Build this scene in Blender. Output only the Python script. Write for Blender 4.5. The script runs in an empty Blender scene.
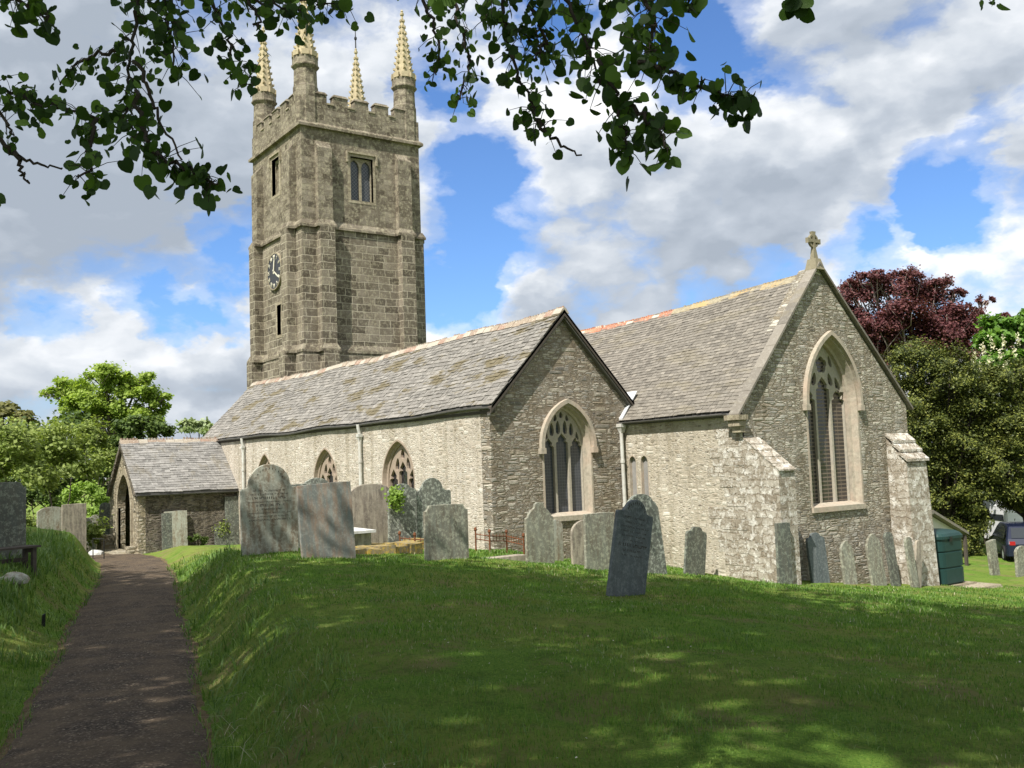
import bpy, bmesh, math, random
import numpy as np
from mathutils import Vector, Matrix
from mathutils.geometry import tessellate_polygon
random.seed(7); RNG=np.random.default_rng(11)
R=math.radians; PI=math.pi
S=bpy.context.scene; COL=S.collection

# ------------------------------------------------------------------ camera
F=976.25; CAM=Vector((21.7457,-14.5277,0.0))
_y,_p,_r=R(144.9076),R(4.6249),R(-2.0265)
FWD=Vector((math.cos(_y)*math.cos(_p),math.sin(_y)*math.cos(_p),math.sin(_p)))
_rt=Vector((math.sin(_y),-math.cos(_y),0)); _up=_rt.cross(FWD)
RT=_rt*math.cos(_r)+_up*math.sin(_r); UP=_up*math.cos(_r)-_rt*math.sin(_r)
cd=bpy.data.cameras.new('camera'); cam=bpy.data.objects.new('camera',cd); COL.objects.link(cam)
cd.sensor_width=36; cd.lens=F*36/1024; cd.clip_start=.05; cd.clip_end=6000
m3=Matrix((RT,UP,-FWD)).transposed(); cam.matrix_world=Matrix.Translation(CAM)@m3.to_4x4()
S.camera=cam
S.cycles.max_bounces=6; S.cycles.diffuse_bounces=3; S.cycles.transparent_max_bounces=4
S.render.resolution_x=1024; S.render.resolution_y=768
# ------------------------------------------------------------------ light
SUN_AZ,SUN_EL=R(155.5),R(53)
SD=Vector((math.sin(SUN_AZ)*math.cos(SUN_EL),math.cos(SUN_AZ)*math.cos(SUN_EL),math.sin(SUN_EL)))
ld=bpy.data.lights.new('sun','SUN'); ld.energy=4.8; ld.angle=R(.53); ld.color=(1,.95,.87)
lo=bpy.data.objects.new('sun',ld); COL.objects.link(lo); lo.rotation_euler=SD.to_track_quat('Z','Y').to_euler()
S.view_settings.view_transform='Standard'; S.view_settings.look='None'
S.view_settings.exposure=0.62; S.view_settings.gamma=1; S.view_settings.use_curve_mapping=False

def ray(px,py): return FWD+RT*((px-512)/F)+UP*((384-py)/F)
def at(px,py,d): return CAM+ray(px,py)*d
def on_x(px,py,X): r=ray(px,py); return CAM+r*((X-CAM.x)/r.x)
def on_y(px,py,Y): r=ray(px,py); return CAM+r*((Y-CAM.y)/r.y)

# ------------------------------------------------------------------ node helper
class NT:
    def __init__(s,tree): s.t=tree; s.n=tree.nodes; s.l=tree.links
    def new(s,typ,inp={},**kw):
        n=s.n.new(typ)
        for k,v in kw.items(): setattr(n,k,v)
        for k,v in inp.items(): s.set(n,k,v)
        return n
    def set(s,n,k,v):
        i=n.inputs[k]
        if isinstance(v,bpy.types.NodeSocket): s.l.new(v,i)
        elif isinstance(v,bpy.types.Node): s.l.new(v.outputs[0],i)
        else:
            if i.type=='RGBA' and len(v)==3: v=(*v,1)
            i.default_value=v
    def math(s,op,a,b=0.,c=None,clamp=False):
        n=s.n.new('ShaderNodeMath'); n.operation=op; n.use_clamp=clamp
        s.set(n,0,a); s.set(n,1,b)
        if c is not None: s.set(n,2,c)
        return n.outputs[0]
    def vmath(s,op,a,b):
        n=s.n.new('ShaderNodeVectorMath'); n.operation=op; s.set(n,0,a); s.set(n,1,b)
        return n.outputs['Value'] if op in('DOT_PRODUCT','LENGTH') else n.outputs[0]
    def ramp(s,f,stops,interp='LINEAR'):
        n=s.n.new('ShaderNodeValToRGB'); cr=n.color_ramp; cr.interpolation=interp
        while len(cr.elements)<len(stops): cr.elements.new(.5)
        for e,(p,c) in zip(cr.elements,stops):
            e.position=p; e.color=(*c,1) if hasattr(c,'__len__') else (c,c,c,1)
        s.set(n,0,f); return n.outputs[0]
    def mix(s,f,a,b,mode='MIX'):
        n=s.n.new('ShaderNodeMix'); n.data_type='RGBA'; n.blend_type=mode
        s.set(n,0,f)
        for i,v in ((6,a),(7,b)):
            if isinstance(v,bpy.types.NodeSocket): s.l.new(v,n.inputs[i])
            else: n.inputs[i].default_value=(*v,1) if len(v)==3 else v
        return n.outputs[2]
    def noise(s,vec,scale,detail=4,rough=.55,col=False,**kw):
        n=s.new('ShaderNodeTexNoise',{'Scale':scale,'Detail':detail,'Roughness':rough,'Vector':vec})
        for k,v in kw.items(): s.set(n,k,v)
        return n.outputs['Color' if col else 'Fac']
def material(name):
    m=bpy.data.materials.new(name); m.use_nodes=True; t=NT(m.node_tree)
    b=m.node_tree.nodes['Principled BSDF']; return m,t,b
def pos(t): return t.n.new('ShaderNodeNewGeometry').outputs['Position']
def island(t): return t.n.new('ShaderNodeNewGeometry').outputs['Random Per Island']
def mapping(t,v,sc=(1,1,1),loc=(0,0,0)): return t.new('ShaderNodeMapping',{'Vector':v,'Scale':sc,'Location':loc}).outputs[0]
def bump(t,b,h,strength,dist=.02):
    n=t.new('ShaderNodeBump',{'Height':h,'Strength':strength,'Distance':dist}); t.l.new(n.outputs[0],b.inputs['Normal'])

# ------------------------------------------------------------------ world: sky and clouds
W=bpy.data.worlds.new('World'); S.world=W; W.use_nodes=True; W.cycles.sampling_method='MANUAL'; W.cycles.sample_map_resolution=256
t=NT(W.node_tree); t.n.clear()
sky=t.new('ShaderNodeTexSky',sky_type='NISHITA'); sky.sun_disc=False; sky.sun_elevation=SUN_EL; sky.sun_rotation=SUN_AZ
sky.air_density=1.0; sky.dust_density=.6; sky.ozone_density=2.5
skyc=t.mix(1.0,sky.outputs[0],(.62,.83,1.12),'MULTIPLY')
bg1=t.new('ShaderNodeBackground',{'Color':skyc,'Strength':.105})
tc=t.n.new('ShaderNodeTexCoord').outputs['Generated']
sep=t.new('ShaderNodeSeparateXYZ',{0:tc}).outputs
v0=t.vmath('MULTIPLY',tc,(1,1,1.75))
warp=t.noise(v0,5.0,6,.62,True)
v0=t.vmath('ADD',v0,t.vmath('MULTIPLY',t.vmath('SUBTRACT',warp,(.5,.5,.5)),(.10,.10,.10)))
tcw=t.vmath('ADD',tc,t.vmath('MULTIPLY',t.vmath('SUBTRACT',warp,(.5,.5,.5)),(.20,.20,.16)))
tcw=t.vmath('NORMALIZE',tcw,(0,0,0))
def total(lst):
    acc=0.0
    for (px,py,rad,k) in lst:
        d=ray(px,py).normalized(); c=rad*rad*.62
        q=t.math('MULTIPLY_ADD',t.vmath('DOT_PRODUCT',tcw,tuple(d)),1/c,1-1/c,clamp=True)
        acc=t.math('MULTIPLY_ADD',q,k,acc)
    return acc
def dens_at(v,dt=7):
    a=t.noise(v,4.6,dt,.57); b=t.new('ShaderNodeTexVoronoi',{'Vector':v,'Scale':9.0,'Detail':2.0,'Roughness':.6,'Randomness':1.},feature='F1').outputs[0]
    return t.math('ADD',t.math('MULTIPLY',a,.85),t.math('MULTIPLY',t.math('SUBTRACT',.62,b),.15))
HOLES=[(487,218,.075,.34),(436,300,.055,.36),(450,95,.05,.28),(215,250,.045,.28),(146,322,.042,.30),(208,318,.032,.28),(712,40,.075,.32),(955,190,.06,.36),(765,268,.045,.36),(858,262,.04,.30),(1015,105,.05,.28),(555,15,.05,.26),(42,318,.035,.26),(915,215,.03,.25),(700,290,.03,.2)]
d0=dens_at(v0); d1=dens_at(t.vmath('ADD',v0,(.006,-.012,.045)),4)
acc=total(HOLES)
dm=t.math('SUBTRACT',t.math('ADD',d0,.292),t.math('MULTIPLY',acc,.62))
mask=t.ramp(dm,[(.44,0),(.52,.35),(.63,1)],'EASE')
grey=total([(90,190,.22,.30),(20,60,.20,.16),(650,285,.15,.30),(760,200,.12,.18),(870,100,.14,.10),(330,60,.16,.12),(205,395,.07,.20),(1000,60,.10,.10),(560,330,.06,.14),(820,20,.12,.08)])
white=total([(610,180,.12,.14),(120,345,.09,.16),(930,235,.10,.14),(470,150,.05,.10),(60,130,.08,.08),(780,120,.10,.06)])
sh=t.math('ADD',.70,t.math('MULTIPLY',t.math('SUBTRACT',d0,d1),1.7))
sh=t.math('ADD',t.math('SUBTRACT',sh,t.math('MULTIPLY',t.math('SUBTRACT',dm,.60),.55)),t.math('SUBTRACT',white,grey))
ccol=t.ramp(sh,[(.28,(.36,.41,.48)),(.48,(.47,.52,.59)),(.64,(.64,.68,.73)),(.80,(.84,.86,.89)),(.95,(1.0,1.0,.99))])
bg2=t.new('ShaderNodeBackground',{'Color':ccol,'Strength':.78})
ms=t.new('ShaderNodeMixShader',{0:mask,1:bg1.outputs[0],2:bg2.outputs[0]})
t.l.new(ms.outputs[0],t.new('ShaderNodeOutputWorld').inputs[0])

# ------------------------------------------------------------------ object helpers
def tag(o,label=None,cat=None,group=None,kind=None):
    if label: o['label']=label
    if cat: o['category']=cat
    if group: o['group']=group
    if kind: o['kind']=kind
    return o
def empty(name,loc,rot=(0,0,0)):
    o=bpy.data.objects.new(name,None); COL.objects.link(o); o.location=loc; o.rotation_euler=rot; o.empty_display_size=.3
    return o
def wloc(o):
    v=Vector((0,0,0))
    while o: v+=Vector(o.location); o=o.parent
    return v
class MB:
    def __init__(s): s.v=[]; s.f=[]; s.sm=False
    def add(s,vs,fs):
        k=len(s.v); s.v+= [tuple(v) for v in vs]; s.f+=[tuple(i+k for i in f) for f in fs]; return s
    def box(s,a,b):
        (x0,y0,z0),(x1,y1,z1)=a,b
        return s.hexa([(x0,y0,z0),(x1,y0,z0),(x1,y1,z0),(x0,y1,z0),(x0,y0,z1),(x1,y0,z1),(x1,y1,z1),(x0,y1,z1)])
    def hexa(s,p): return s.add(p,[(3,2,1,0),(4,5,6,7),(0,1,5,4),(1,2,6,5),(2,3,7,6),(3,0,4,7)])
    def tube(s,pts,rad,n=8,cap=True):
        pts=[Vector(p) for p in pts]
        if not hasattr(rad,'__len__'): rad=[rad]*len(pts)
        rings=[]; a=None
        for i,p in enumerate(pts):
            d=(pts[min(i+1,len(pts)-1)]-pts[max(i-1,0)])
            d=d.normalized() if d.length>1e-9 else Vector((0,0,1))
            if a is None: a=d.orthogonal().normalized()
            else:
                a=a-d*a.dot(d); a=a.normalized() if a.length>1e-6 else d.orthogonal().normalized()
            b=d.cross(a)
            rings.append([p+(a*math.cos(2*PI*k/n)+b*math.sin(2*PI*k/n))*rad[i] for k in range(n)])
        vs=[v for r_ in rings for v in r_]; fs=[]
        for i in range(len(pts)-1):
            for k in range(n):
                k2=(k+1)%n; fs.append((i*n+k,i*n+k2,(i+1)*n+k2,(i+1)*n+k))
        if cap: fs+= [tuple(range(n-1,-1,-1)),tuple((len(pts)-1)*n+k for k in range(n))]
        return s.add(vs,fs)
    def prism(s,c,prof,n=8,rot=0.):   # stacked polygon rings: prof=[(z,r)...]
        vs=[]; fs=[]
        for z,r in prof:
            for k in range(n):
                a=rot+2*PI*k/n; vs.append((c[0]+r*math.cos(a),c[1]+r*math.sin(a),z))
        for i in range(len(prof)-1):
            for k in range(n):
                k2=(k+1)%n; fs.append((i*n+k,i*n+k2,(i+1)*n+k2,(i+1)*n+k))
        fs+=[tuple(range(n-1,-1,-1)),tuple((len(prof)-1)*n+k for k in range(n))]
        return s.add(vs,fs)
    def plate(s,outer,holes,M,d0,d1):   # 2D outline with holes -> slab between depth d0 (front) and d1 (back); M(u,z,d)
        loops=[outer]+holes
        flat=[p for l in loops for p in l]
        tris=tessellate_polygon([[Vector((p[0],p[1],0)) for p in l] for l in loops])
        n=len(flat)
        vs=[M(u,z,d0) for u,z in flat]+[M(u,z,d1) for u,z in flat]
        fs=[tuple(tr) for tr in tris]+[tuple(i+n for i in reversed(tr)) for tr in tris]
        k=0
        for l in loops:
            for i in range(len(l)):
                a=k+i; b=k+(i+1)%len(l); fs.append((a,b,b+n,a+n))
            k+=len(l)
        return s.add(vs,fs)
    def loft(s,la,lb,closed=False):
        n=len(la); m=n if closed else n-1
        return s.add(list(la)+list(lb),[(i,(i+1)%n,(i+1)%n+n,i+n) for i in range(m)])
    def build(s,name,mat,parent=None,smooth=False,recalc=True):
        me=bpy.data.meshes.new(name); off=wloc(parent) if parent else Vector((0,0,0))
        me.from_pydata([(v[0]-off.x,v[1]-off.y,v[2]-off.z) for v in s.v],[],s.f); me.update()
        if recalc and len(s.f)<20000:
            bm=bmesh.new(); bm.from_mesh(me); bmesh.ops.recalc_face_normals(bm,faces=bm.faces); bm.to_mesh(me); bm.free()
        if smooth: me.polygons.foreach_set('use_smooth',[True]*len(me.polygons))
        me.materials.append(mat); o=bpy.data.objects.new(name,me); COL.objects.link(o); o.parent=parent
        return o
def np_mesh(name,V,Fc,mat,parent=None,off=Vector((0,0,0)),smooth=False):
    k=Fc.shape[1]; V=V-np.array(off)
    me=bpy.data.meshes.new(name); me.vertices.add(len(V)); me.vertices.foreach_set('co',V.astype(np.float32).ravel())
    me.loops.add(Fc.size); me.loops.foreach_set('vertex_index',Fc.astype(np.int32).ravel())
    me.polygons.add(len(Fc)); me.polygons.foreach_set('loop_start',np.arange(0,Fc.size,k,dtype=np.int32))
    if smooth: me.polygons.foreach_set('use_smooth',np.ones(len(Fc),bool))
    me.update(calc_edges=True); me.materials.append(mat)
    o=bpy.data.objects.new(name,me); COL.objects.link(o); o.parent=parent; return o

# ------------------------------------------------------------------ materials
def rubble(name,cols,mortar,sc=(3.2,3.2,8.5),lich=(.52,.47,.36),lamt=.35,bst=.7,warm=None,jt=.07,lth=.56,seed=0.,soft=0.):
    m,t,b=material(name); p=mapping(t,pos(t),loc=(seed,seed,0))
    w=t.noise(p,2.6,3,.5,True); pw=t.vmath('ADD',p,t.vmath('MULTIPLY',t.vmath('SUBTRACT',w,(.5,.5,.5)),(.13,.13,.05)))
    q0=mapping(t,pw,sc); q1=mapping(t,pw,tuple(x*1.9 for x in sc)); sel=t.ramp(t.noise(p,1.7,3,.6),[(.47,0),(.50,1)]); q=t.mix(sel,q0,q1)
    v1=t.new('ShaderNodeTexVoronoi',{'Vector':q,'Scale':1.0,'Randomness':.85},feature='F1',distance='CHEBYCHEV')
    v2=t.new('ShaderNodeTexVoronoi',{'Vector':q,'Scale':1.0,'Randomness':.85},feature='F2',distance='CHEBYCHEV'); ed=t.math('MULTIPLY',t.math('SUBTRACT',v2.outputs[0],v1.outputs[0]),.5)
    rnd=t.new('ShaderNodeSeparateColor',{0:v1.outputs['Color']}).outputs
    st=t.ramp(rnd[0],[(i/(len(cols)-1) if len(cols)>1 else 0,c) for i,c in enumerate(cols)])
    fine=t.noise(p,28,5,.7); fineb=t.noise(p,110,3,.7)
    st=t.mix(t.ramp(fine,[(.3,0),(.7,.9)]),t.mix(1,st,(.66,.65,.62),'MULTIPLY'),st)
    st=t.mix(t.ramp(rnd[1],[(.80,0),(.9,.75)]),st,t.mix(1,st,(.45,.43,.42),'MULTIPLY'))
    li=t.noise(p,7,7,.72); li=t.ramp(li,[(lth,0),(lth+.08,1)])
    st=t.mix(t.math('MULTIPLY',li,lamt),st,lich)
    if soft: st=t.mix(soft,st,t.mix(t.ramp(t.noise(p,15,6,.75),[(.3,0),(.7,1)]),cols[0],cols[3]))
    mo=t.ramp(t.math('ADD',ed,t.math('MULTIPLY',t.math('SUBTRACT',fine,.5),.10)),[(jt*.5,0),(jt*1.6,1)])
    c=t.mix(mo,mortar,st)
    big=t.noise(p,.55,4,.6); c=t.mix(t.ramp(big,[(.35,.55),(.62,0)]),c,t.mix(1,c,(.72,.70,.66),'MULTIPLY'))
    stv=t.noise(mapping(t,p,(2.2,2.2,.16)),1.0,5,.6); c=t.mix(t.ramp(stv,[(.40,.6),(.50,0)]),c,t.mix(1,c,(.70,.68,.62),'MULTIPLY'))
    wh=t.noise(p,.9,5,.65,**{}); c=t.mix(t.ramp(wh,[(.56,0),(.66,.4)]),c,t.mix(.5,c,lich))
    sp=t.noise(p,19,2,.5); c=t.mix(t.ramp(sp,[(.70,0),(.74,.7)]),c,(.62,.60,.52))
    t.set(b,'Base Color',c); t.set(b,'Roughness',.93); t.set(b,'Specular IOR Level',.15)
    h=t.math('ADD',t.ramp(ed,[(0,0),(jt*2.6,1)]),t.math('MULTIPLY',fine,.55))
    h=t.math('ADD',h,t.math('ADD',t.math('MULTIPLY',rnd[2],.55),t.math('MULTIPLY',fineb,.2)))
    bump(t,b,h,bst,.05); return m
M={}
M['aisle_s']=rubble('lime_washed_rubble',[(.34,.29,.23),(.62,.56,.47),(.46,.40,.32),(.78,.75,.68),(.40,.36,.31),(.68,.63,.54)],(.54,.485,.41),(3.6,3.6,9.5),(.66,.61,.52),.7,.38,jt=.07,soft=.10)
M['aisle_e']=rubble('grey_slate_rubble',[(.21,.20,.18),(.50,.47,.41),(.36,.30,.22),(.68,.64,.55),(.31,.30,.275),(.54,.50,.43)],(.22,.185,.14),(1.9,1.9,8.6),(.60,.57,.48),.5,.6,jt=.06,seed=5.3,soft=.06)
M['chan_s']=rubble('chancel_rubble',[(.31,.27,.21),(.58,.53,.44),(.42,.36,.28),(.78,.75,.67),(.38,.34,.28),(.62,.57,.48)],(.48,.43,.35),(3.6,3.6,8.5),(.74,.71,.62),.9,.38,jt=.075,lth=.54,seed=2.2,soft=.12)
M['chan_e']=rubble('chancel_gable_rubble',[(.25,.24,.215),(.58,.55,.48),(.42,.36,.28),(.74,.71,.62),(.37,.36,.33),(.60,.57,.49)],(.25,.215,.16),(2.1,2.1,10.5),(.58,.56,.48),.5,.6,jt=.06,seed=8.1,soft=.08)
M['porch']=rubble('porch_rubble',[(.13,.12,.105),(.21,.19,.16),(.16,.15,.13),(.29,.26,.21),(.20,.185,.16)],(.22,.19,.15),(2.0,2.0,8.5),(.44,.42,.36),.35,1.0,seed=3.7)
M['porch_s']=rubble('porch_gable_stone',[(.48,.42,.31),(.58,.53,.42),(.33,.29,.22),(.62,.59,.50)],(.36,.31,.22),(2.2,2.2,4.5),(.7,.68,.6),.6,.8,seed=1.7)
def ashlar(name,c1,c2,mortar,bw=.62,bh=.36,lamt=.4,bst=.6,dark=.5,ms=.018,dist=1.,lc=(.52,.48,.34),ls=5.5):
    m,t,b=material(name); p=pos(t); s=t.new('ShaderNodeSeparateXYZ',{0:p}).outputs
    w=t.math('ADD',t.noise(p,1.3,3,.5),t.math('MULTIPLY',t.noise(p,5,3,.6),.35*(dist-1))); w2=t.noise(p,2.1,3,.6); u=t.math('ADD',t.math('ADD',s[0],s[1]),t.math('MULTIPLY',w2,.12*dist))
    v=t.new('ShaderNodeCombineXYZ',{0:u,1:t.math('ADD',s[2],t.math('MULTIPLY',w,.06*dist)),2:0.}).outputs[0]
    br=t.new('ShaderNodeTexBrick',{'Vector':v,'Color1':c1,'Color2':c2,'Mortar':mortar,'Scale':1.,'Mortar Size':ms,'Mortar Smooth':.35,'Bias':0.,'Brick Width':bw,'Row Height':bh})
    br.offset=.43; br.squash=1.25; br.squash_frequency=3
    f=t.noise(p,16,6,.75); f2=t.noise(p,1.1,5,.65); f3=t.noise(p,60,3,.7)
    c=t.mix(t.ramp(f,[(.35,.75),(.62,0)]),br.outputs[0],t.mix(1,br.outputs[0],(.5,.48,.44),'MULTIPLY'))
    c=t.mix(t.ramp(f2,[(.38,dark),(.6,0)]),c,t.mix(1,c,(.55,.52,.47),'MULTIPLY'))
    l=t.noise(p,ls,8,.75); c=t.mix(t.math('MULTIPLY',t.ramp(l,[(.50,0),(.60,1)]),lamt),c,lc)
    t.set(b,'Base Color',c); t.set(b,'Roughness',.95); t.set(b,'Specular IOR Level',.1)
    h=t.math('ADD',t.math('MULTIPLY',br.outputs['Fac'],-1.),t.math('ADD',t.math('MULTIPLY',f,.9),t.math('MULTIPLY',f3,.5)))
    bump(t,b,h,bst,.035); return m
M['tower']=ashlar('granite_tower',(.135,.115,.09),(.33,.29,.23),(.55,.50,.40),.66,.40,.4,1.,.6,.026,1.6)
M['quoin_rub']=ashlar('pale_buttress_blocks',(.40,.35,.28),(.66,.62,.54),(.42,.36,.28),.34,.19,.75,1.0,.5,.02,4.5,(.80,.78,.72),5.)
M['tower_hi']=ashlar('granite_tower_upper',(.15,.128,.10),(.35,.31,.245),(.34,.30,.22),.5,.3,.5,1.,.6,.014,2.2)
M['dress']=ashlar('granite_dressings',(.30,.26,.19),(.42,.37,.28),(.27,.23,.16),.9,.45,.5,.6,.3)
def plain(name,c,rough=.85,var=.35,sc=9,bst=.35,spec=.2,c2=None,metal=0.,bd=.01):
    m,t,b=material(name); p=pos(t); n=t.noise(p,sc,6,.7); n2=t.noise(p,sc*.15,4,.6)
    d=tuple(x*(1-var) for x in c); col=t.mix(t.ramp(n,[(.3,0),(.7,1)]),d,c)
    col=t.mix(t.ramp(n2,[(.45,0),(.68,.8)]),col,c2 if c2 else tuple(x*(1-var*.5) for x in c))
    t.set(b,'Base Color',col); t.set(b,'Roughness',rough); t.set(b,'Specular IOR Level',spec); t.set(b,'Metallic',metal)
    bump(t,b,n,bst,bd); return m
M['dressb']=plain('brown_window_stone',(.40,.32,.25),.9,.35,12,.4,.1,(.30,.25,.2))
M['dressw']=plain('pale_limestone',(.48,.43,.345),.9,.45,9,.5,.1,(.46,.36,.28))
M['trac']=plain('grey_tracery_stone',(.46,.42,.34),.9,.35,14,.4,.1,(.36,.34,.30))
M['pinn']=plain('lichened_pinnacle',(.56,.48,.31),.95,.5,7,.6,.1,(.36,.30,.20))
M['lead']=plain('lead_sheet',(.60,.62,.64),.55,.15,6,.1,.4)
M['pipe']=plain('grey_painted_iron',(.60,.60,.56),.6,.25,10,.1,.3,(.42,.38,.33))
M['gutter']=plain('weathered_gutter',(.13,.125,.115),.7,.3,9,.15,.3)
M['wood']=plain('dark_timber',(.10,.085,.07),.85,.4,12,.3)
M['black']=plain('black_iron',(.02,.02,.022),.5,.3,12,.1,.4)
M['rust']=plain('rusty_iron',(.22,.09,.045),.9,.5,22,.4,.1,(.12,.06,.04))
M['white']=plain('white_marks',(.72,.68,.55),.8,.15,20,.05)
M['dark']=plain('unlit_interior',(.03,.028,.025),.95,.3,4,.1)
def slate(name,base,lich,moss,amt=.5,mamt=.5,msc=.7):
    m,t,b=material(name); p=pos(t); r=island(t)
    c=t.ramp(r,[(0,tuple(x*.68 for x in base)),(.25,tuple(x*.88 for x in base)),(.55,base),(.85,tuple(x*1.12 for x in base)),(1,tuple(x*1.35 for x in base))])
    n=t.noise(p,9,7,.75); c=t.mix(t.math('MULTIPLY',t.ramp(n,[(.5,0),(.66,1)]),amt),c,lich)
    n3=t.noise(p,45,3,.7); c=t.mix(t.ramp(n3,[(.3,.6),(.6,0)]),c,t.mix(1,c,(.6,.6,.6),'MULTIPLY'))
    n2=t.noise(mapping(t,p,(.7,2,2)),msc,6,.7); c=t.mix(t.math('MULTIPLY',t.ramp(n2,[(.55,0),(.60,1)]),mamt),c,moss)
    t.set(b,'Base Color',c); t.set(b,'Roughness',.72); t.set(b,'Specular IOR Level',.3); bump(t,b,n,.4,.012); return m
M['slate']=slate('aisle_slates',(.215,.20,.178),(.42,.41,.37),(.13,.105,.05),.6,.8)
M['slate2']=slate('chancel_slates',(.20,.18,.15),(.38,.36,.31),(.22,.19,.12),.45,.3)
M['slate3']=slate('porch_slates',(.225,.215,.20),(.48,.48,.44),(.18,.15,.09),.5,.3)
def tiles(nm,cs):
    m,t,b=material(nm); p=pos(t); r=island(t)
    c=t.ramp(r,[(i/len(cs),x) for i,x in enumerate(cs)],'CONSTANT')
    n=t.noise(p,14,6,.7); c=t.mix(t.ramp(n,[(.52,0),(.64,.7)]),c,(.56,.52,.43))
    t.set(b,'Base Color',c); t.set(b,'Roughness',.9); bump(t,b,n,.5,.02); return m
M['tile']=tiles('buff_ridge_tiles',[(.27,.20,.15),(.33,.28,.22),(.38,.34,.28),(.29,.23,.17),(.35,.31,.25),(.29,.19,.14)])
M['tile_r']=tiles('terracotta_ridge_tiles',[(.42,.16,.09),(.50,.20,.11),(.36,.15,.09),(.60,.50,.38),(.46,.22,.13)])
M['tile_y']=plain('lichened_ridge_stone',(.42,.37,.26),.9,.5,10,.5,.1,(.48,.32,.13))
def glass(name,lead,gx=.14,c=(.025,.03,.035),linec=(.12,.12,.12)):
    m,t,b=material(name); p=pos(t); s=t.new('ShaderNodeSeparateXYZ',{0:p}).outputs
    u=t.math('ADD',s[0],s[1])
    def line(v,per,wd): return t.math('LESS_THAN',t.math('ABSOLUTE',t.math('SUBTRACT',t.math('FRACT',t.math('DIVIDE',v,per)),.5)),wd)
    if lead=='grid': l=t.math('MAXIMUM',line(u,gx,.06),line(s[2],gx,.06))
    elif lead=='mesh': l=t.math('MAXIMUM',line(s[2],.11,.16),line(u,.3,.03))
    else: l=t.math('MAXIMUM',line(t.math('ADD',u,s[2]),.2,.07),line(t.math('SUBTRACT',u,s[2]),.2,.07))
    n=t.noise(p,3,3,.5)
    t.set(b,'Base Color',t.mix(l,t.mix(n,c,tuple(x*2.2 for x in c)),linec)); t.set(b,'Roughness',t.math('ADD',.12,t.math('MULTIPLY',l,.6)))
    t.set(b,'Specular IOR Level',.5); bump(t,b,t.math('ADD',n,t.math('MULTIPLY',t.noise(p,9,2,.5),.5)),.25,.03); return m
M['glass']=glass('leaded_glass','dia'); M['glassd']=glass('dark_aisle_glass','dia',c=(.008,.008,.009),linec=(.03,.03,.03)); M['glassm']=glass('wire_guarded_glass','mesh',c=(.03,.027,.025),linec=(.17,.135,.10))
M['glassg']=glass('grid_guarded_glass','grid',.085,(.035,.04,.048),(.10,.105,.11))
M['glassp']=glass('pale_lancet_glass','dia',c=(.16,.155,.15),linec=(.25,.24,.22))
def stone_mat(name,base,lich,stain,amt=.5,st=.5):
    m,t,b=material(name); tc=t.n.new('ShaderNodeTexCoord').outputs['Object']
    oi=t.n.new('ShaderNodeObjectInfo').outputs['Random']
    p=t.vmath('ADD',tc,t.new('ShaderNodeCombineXYZ',{0:t.math('MULTIPLY',oi,37.),1:t.math('MULTIPLY',oi,11.),2:0.}).outputs[0])
    n=t.noise(p,13,8,.75); n2=t.noise(mapping(t,p,(4,4,.8)),2.2,5,.65); n3=t.noise(p,60,3,.7); n4=t.noise(p,2.0,4,.6)
    c=t.mix(t.ramp(n2,[(.4,0),(.62,st)]),base,stain)
    c=t.mix(t.ramp(n4,[(.4,.5),(.6,0)]),c,t.mix(1,c,(.6,.62,.62),'MULTIPLY'))
    c=t.mix(t.math('MULTIPLY',t.ramp(n,[(.50,0),(.57,1)]),amt),c,lich)
    c=t.mix(t.ramp(n3,[(.35,.4),(.6,0)]),c,t.mix(1,c,(.6,.6,.6),'MULTIPLY'))
    t.set(b,'Base Color',c); t.set(b,'Roughness',.75); t.set(b,'Specular IOR Level',.3); bump(t,b,t.math('ADD',n,t.math('MULTIPLY',n3,.4)),.35,.01); return m
M['h_pale']=stone_mat('pale_grey_headstone',(.40,.41,.34),(.52,.53,.44),(.24,.18,.12),.5,.9)
M['h_dark']=stone_mat('dark_slate_headstone',(.11,.12,.105),(.30,.33,.26),(.14,.13,.10),.6,.6)
M['h_black']=stone_mat('blackish_slate_headstone',(.10,.12,.125),(.26,.29,.29),(.15,.165,.165),.35,.7)
M['h_mid']=stone_mat('grey_green_headstone',(.26,.265,.215),(.46,.47,.36),(.17,.145,.105),.6,.8)
M['h_brown']=stone_mat('brown_streaked_headstone',(.42,.37,.29),(.46,.42,.34),(.19,.16,.13),.4,.9)
M['h_blot']=stone_mat('blotched_grey_headstone',(.22,.235,.215),(.40,.41,.36),(.34,.24,.17),.35,.85)
M['h_lich']=stone_mat('lichen_covered_headstone',(.14,.15,.13),(.42,.45,.38),(.20,.20,.16),.85,.5)
M['h_white']=stone_mat('white_tomb_slab',(.62,.62,.60),(.70,.69,.64),(.50,.48,.43),.4,.4)
M['moss']=stone_mat('mossy_ledger',(.26,.22,.15),(.42,.29,.06),(.22,.17,.05),1.,.9)
M['incis']=plain('incised_lettering',(.055,.05,.042),.9,.2,20,.05)
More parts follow.
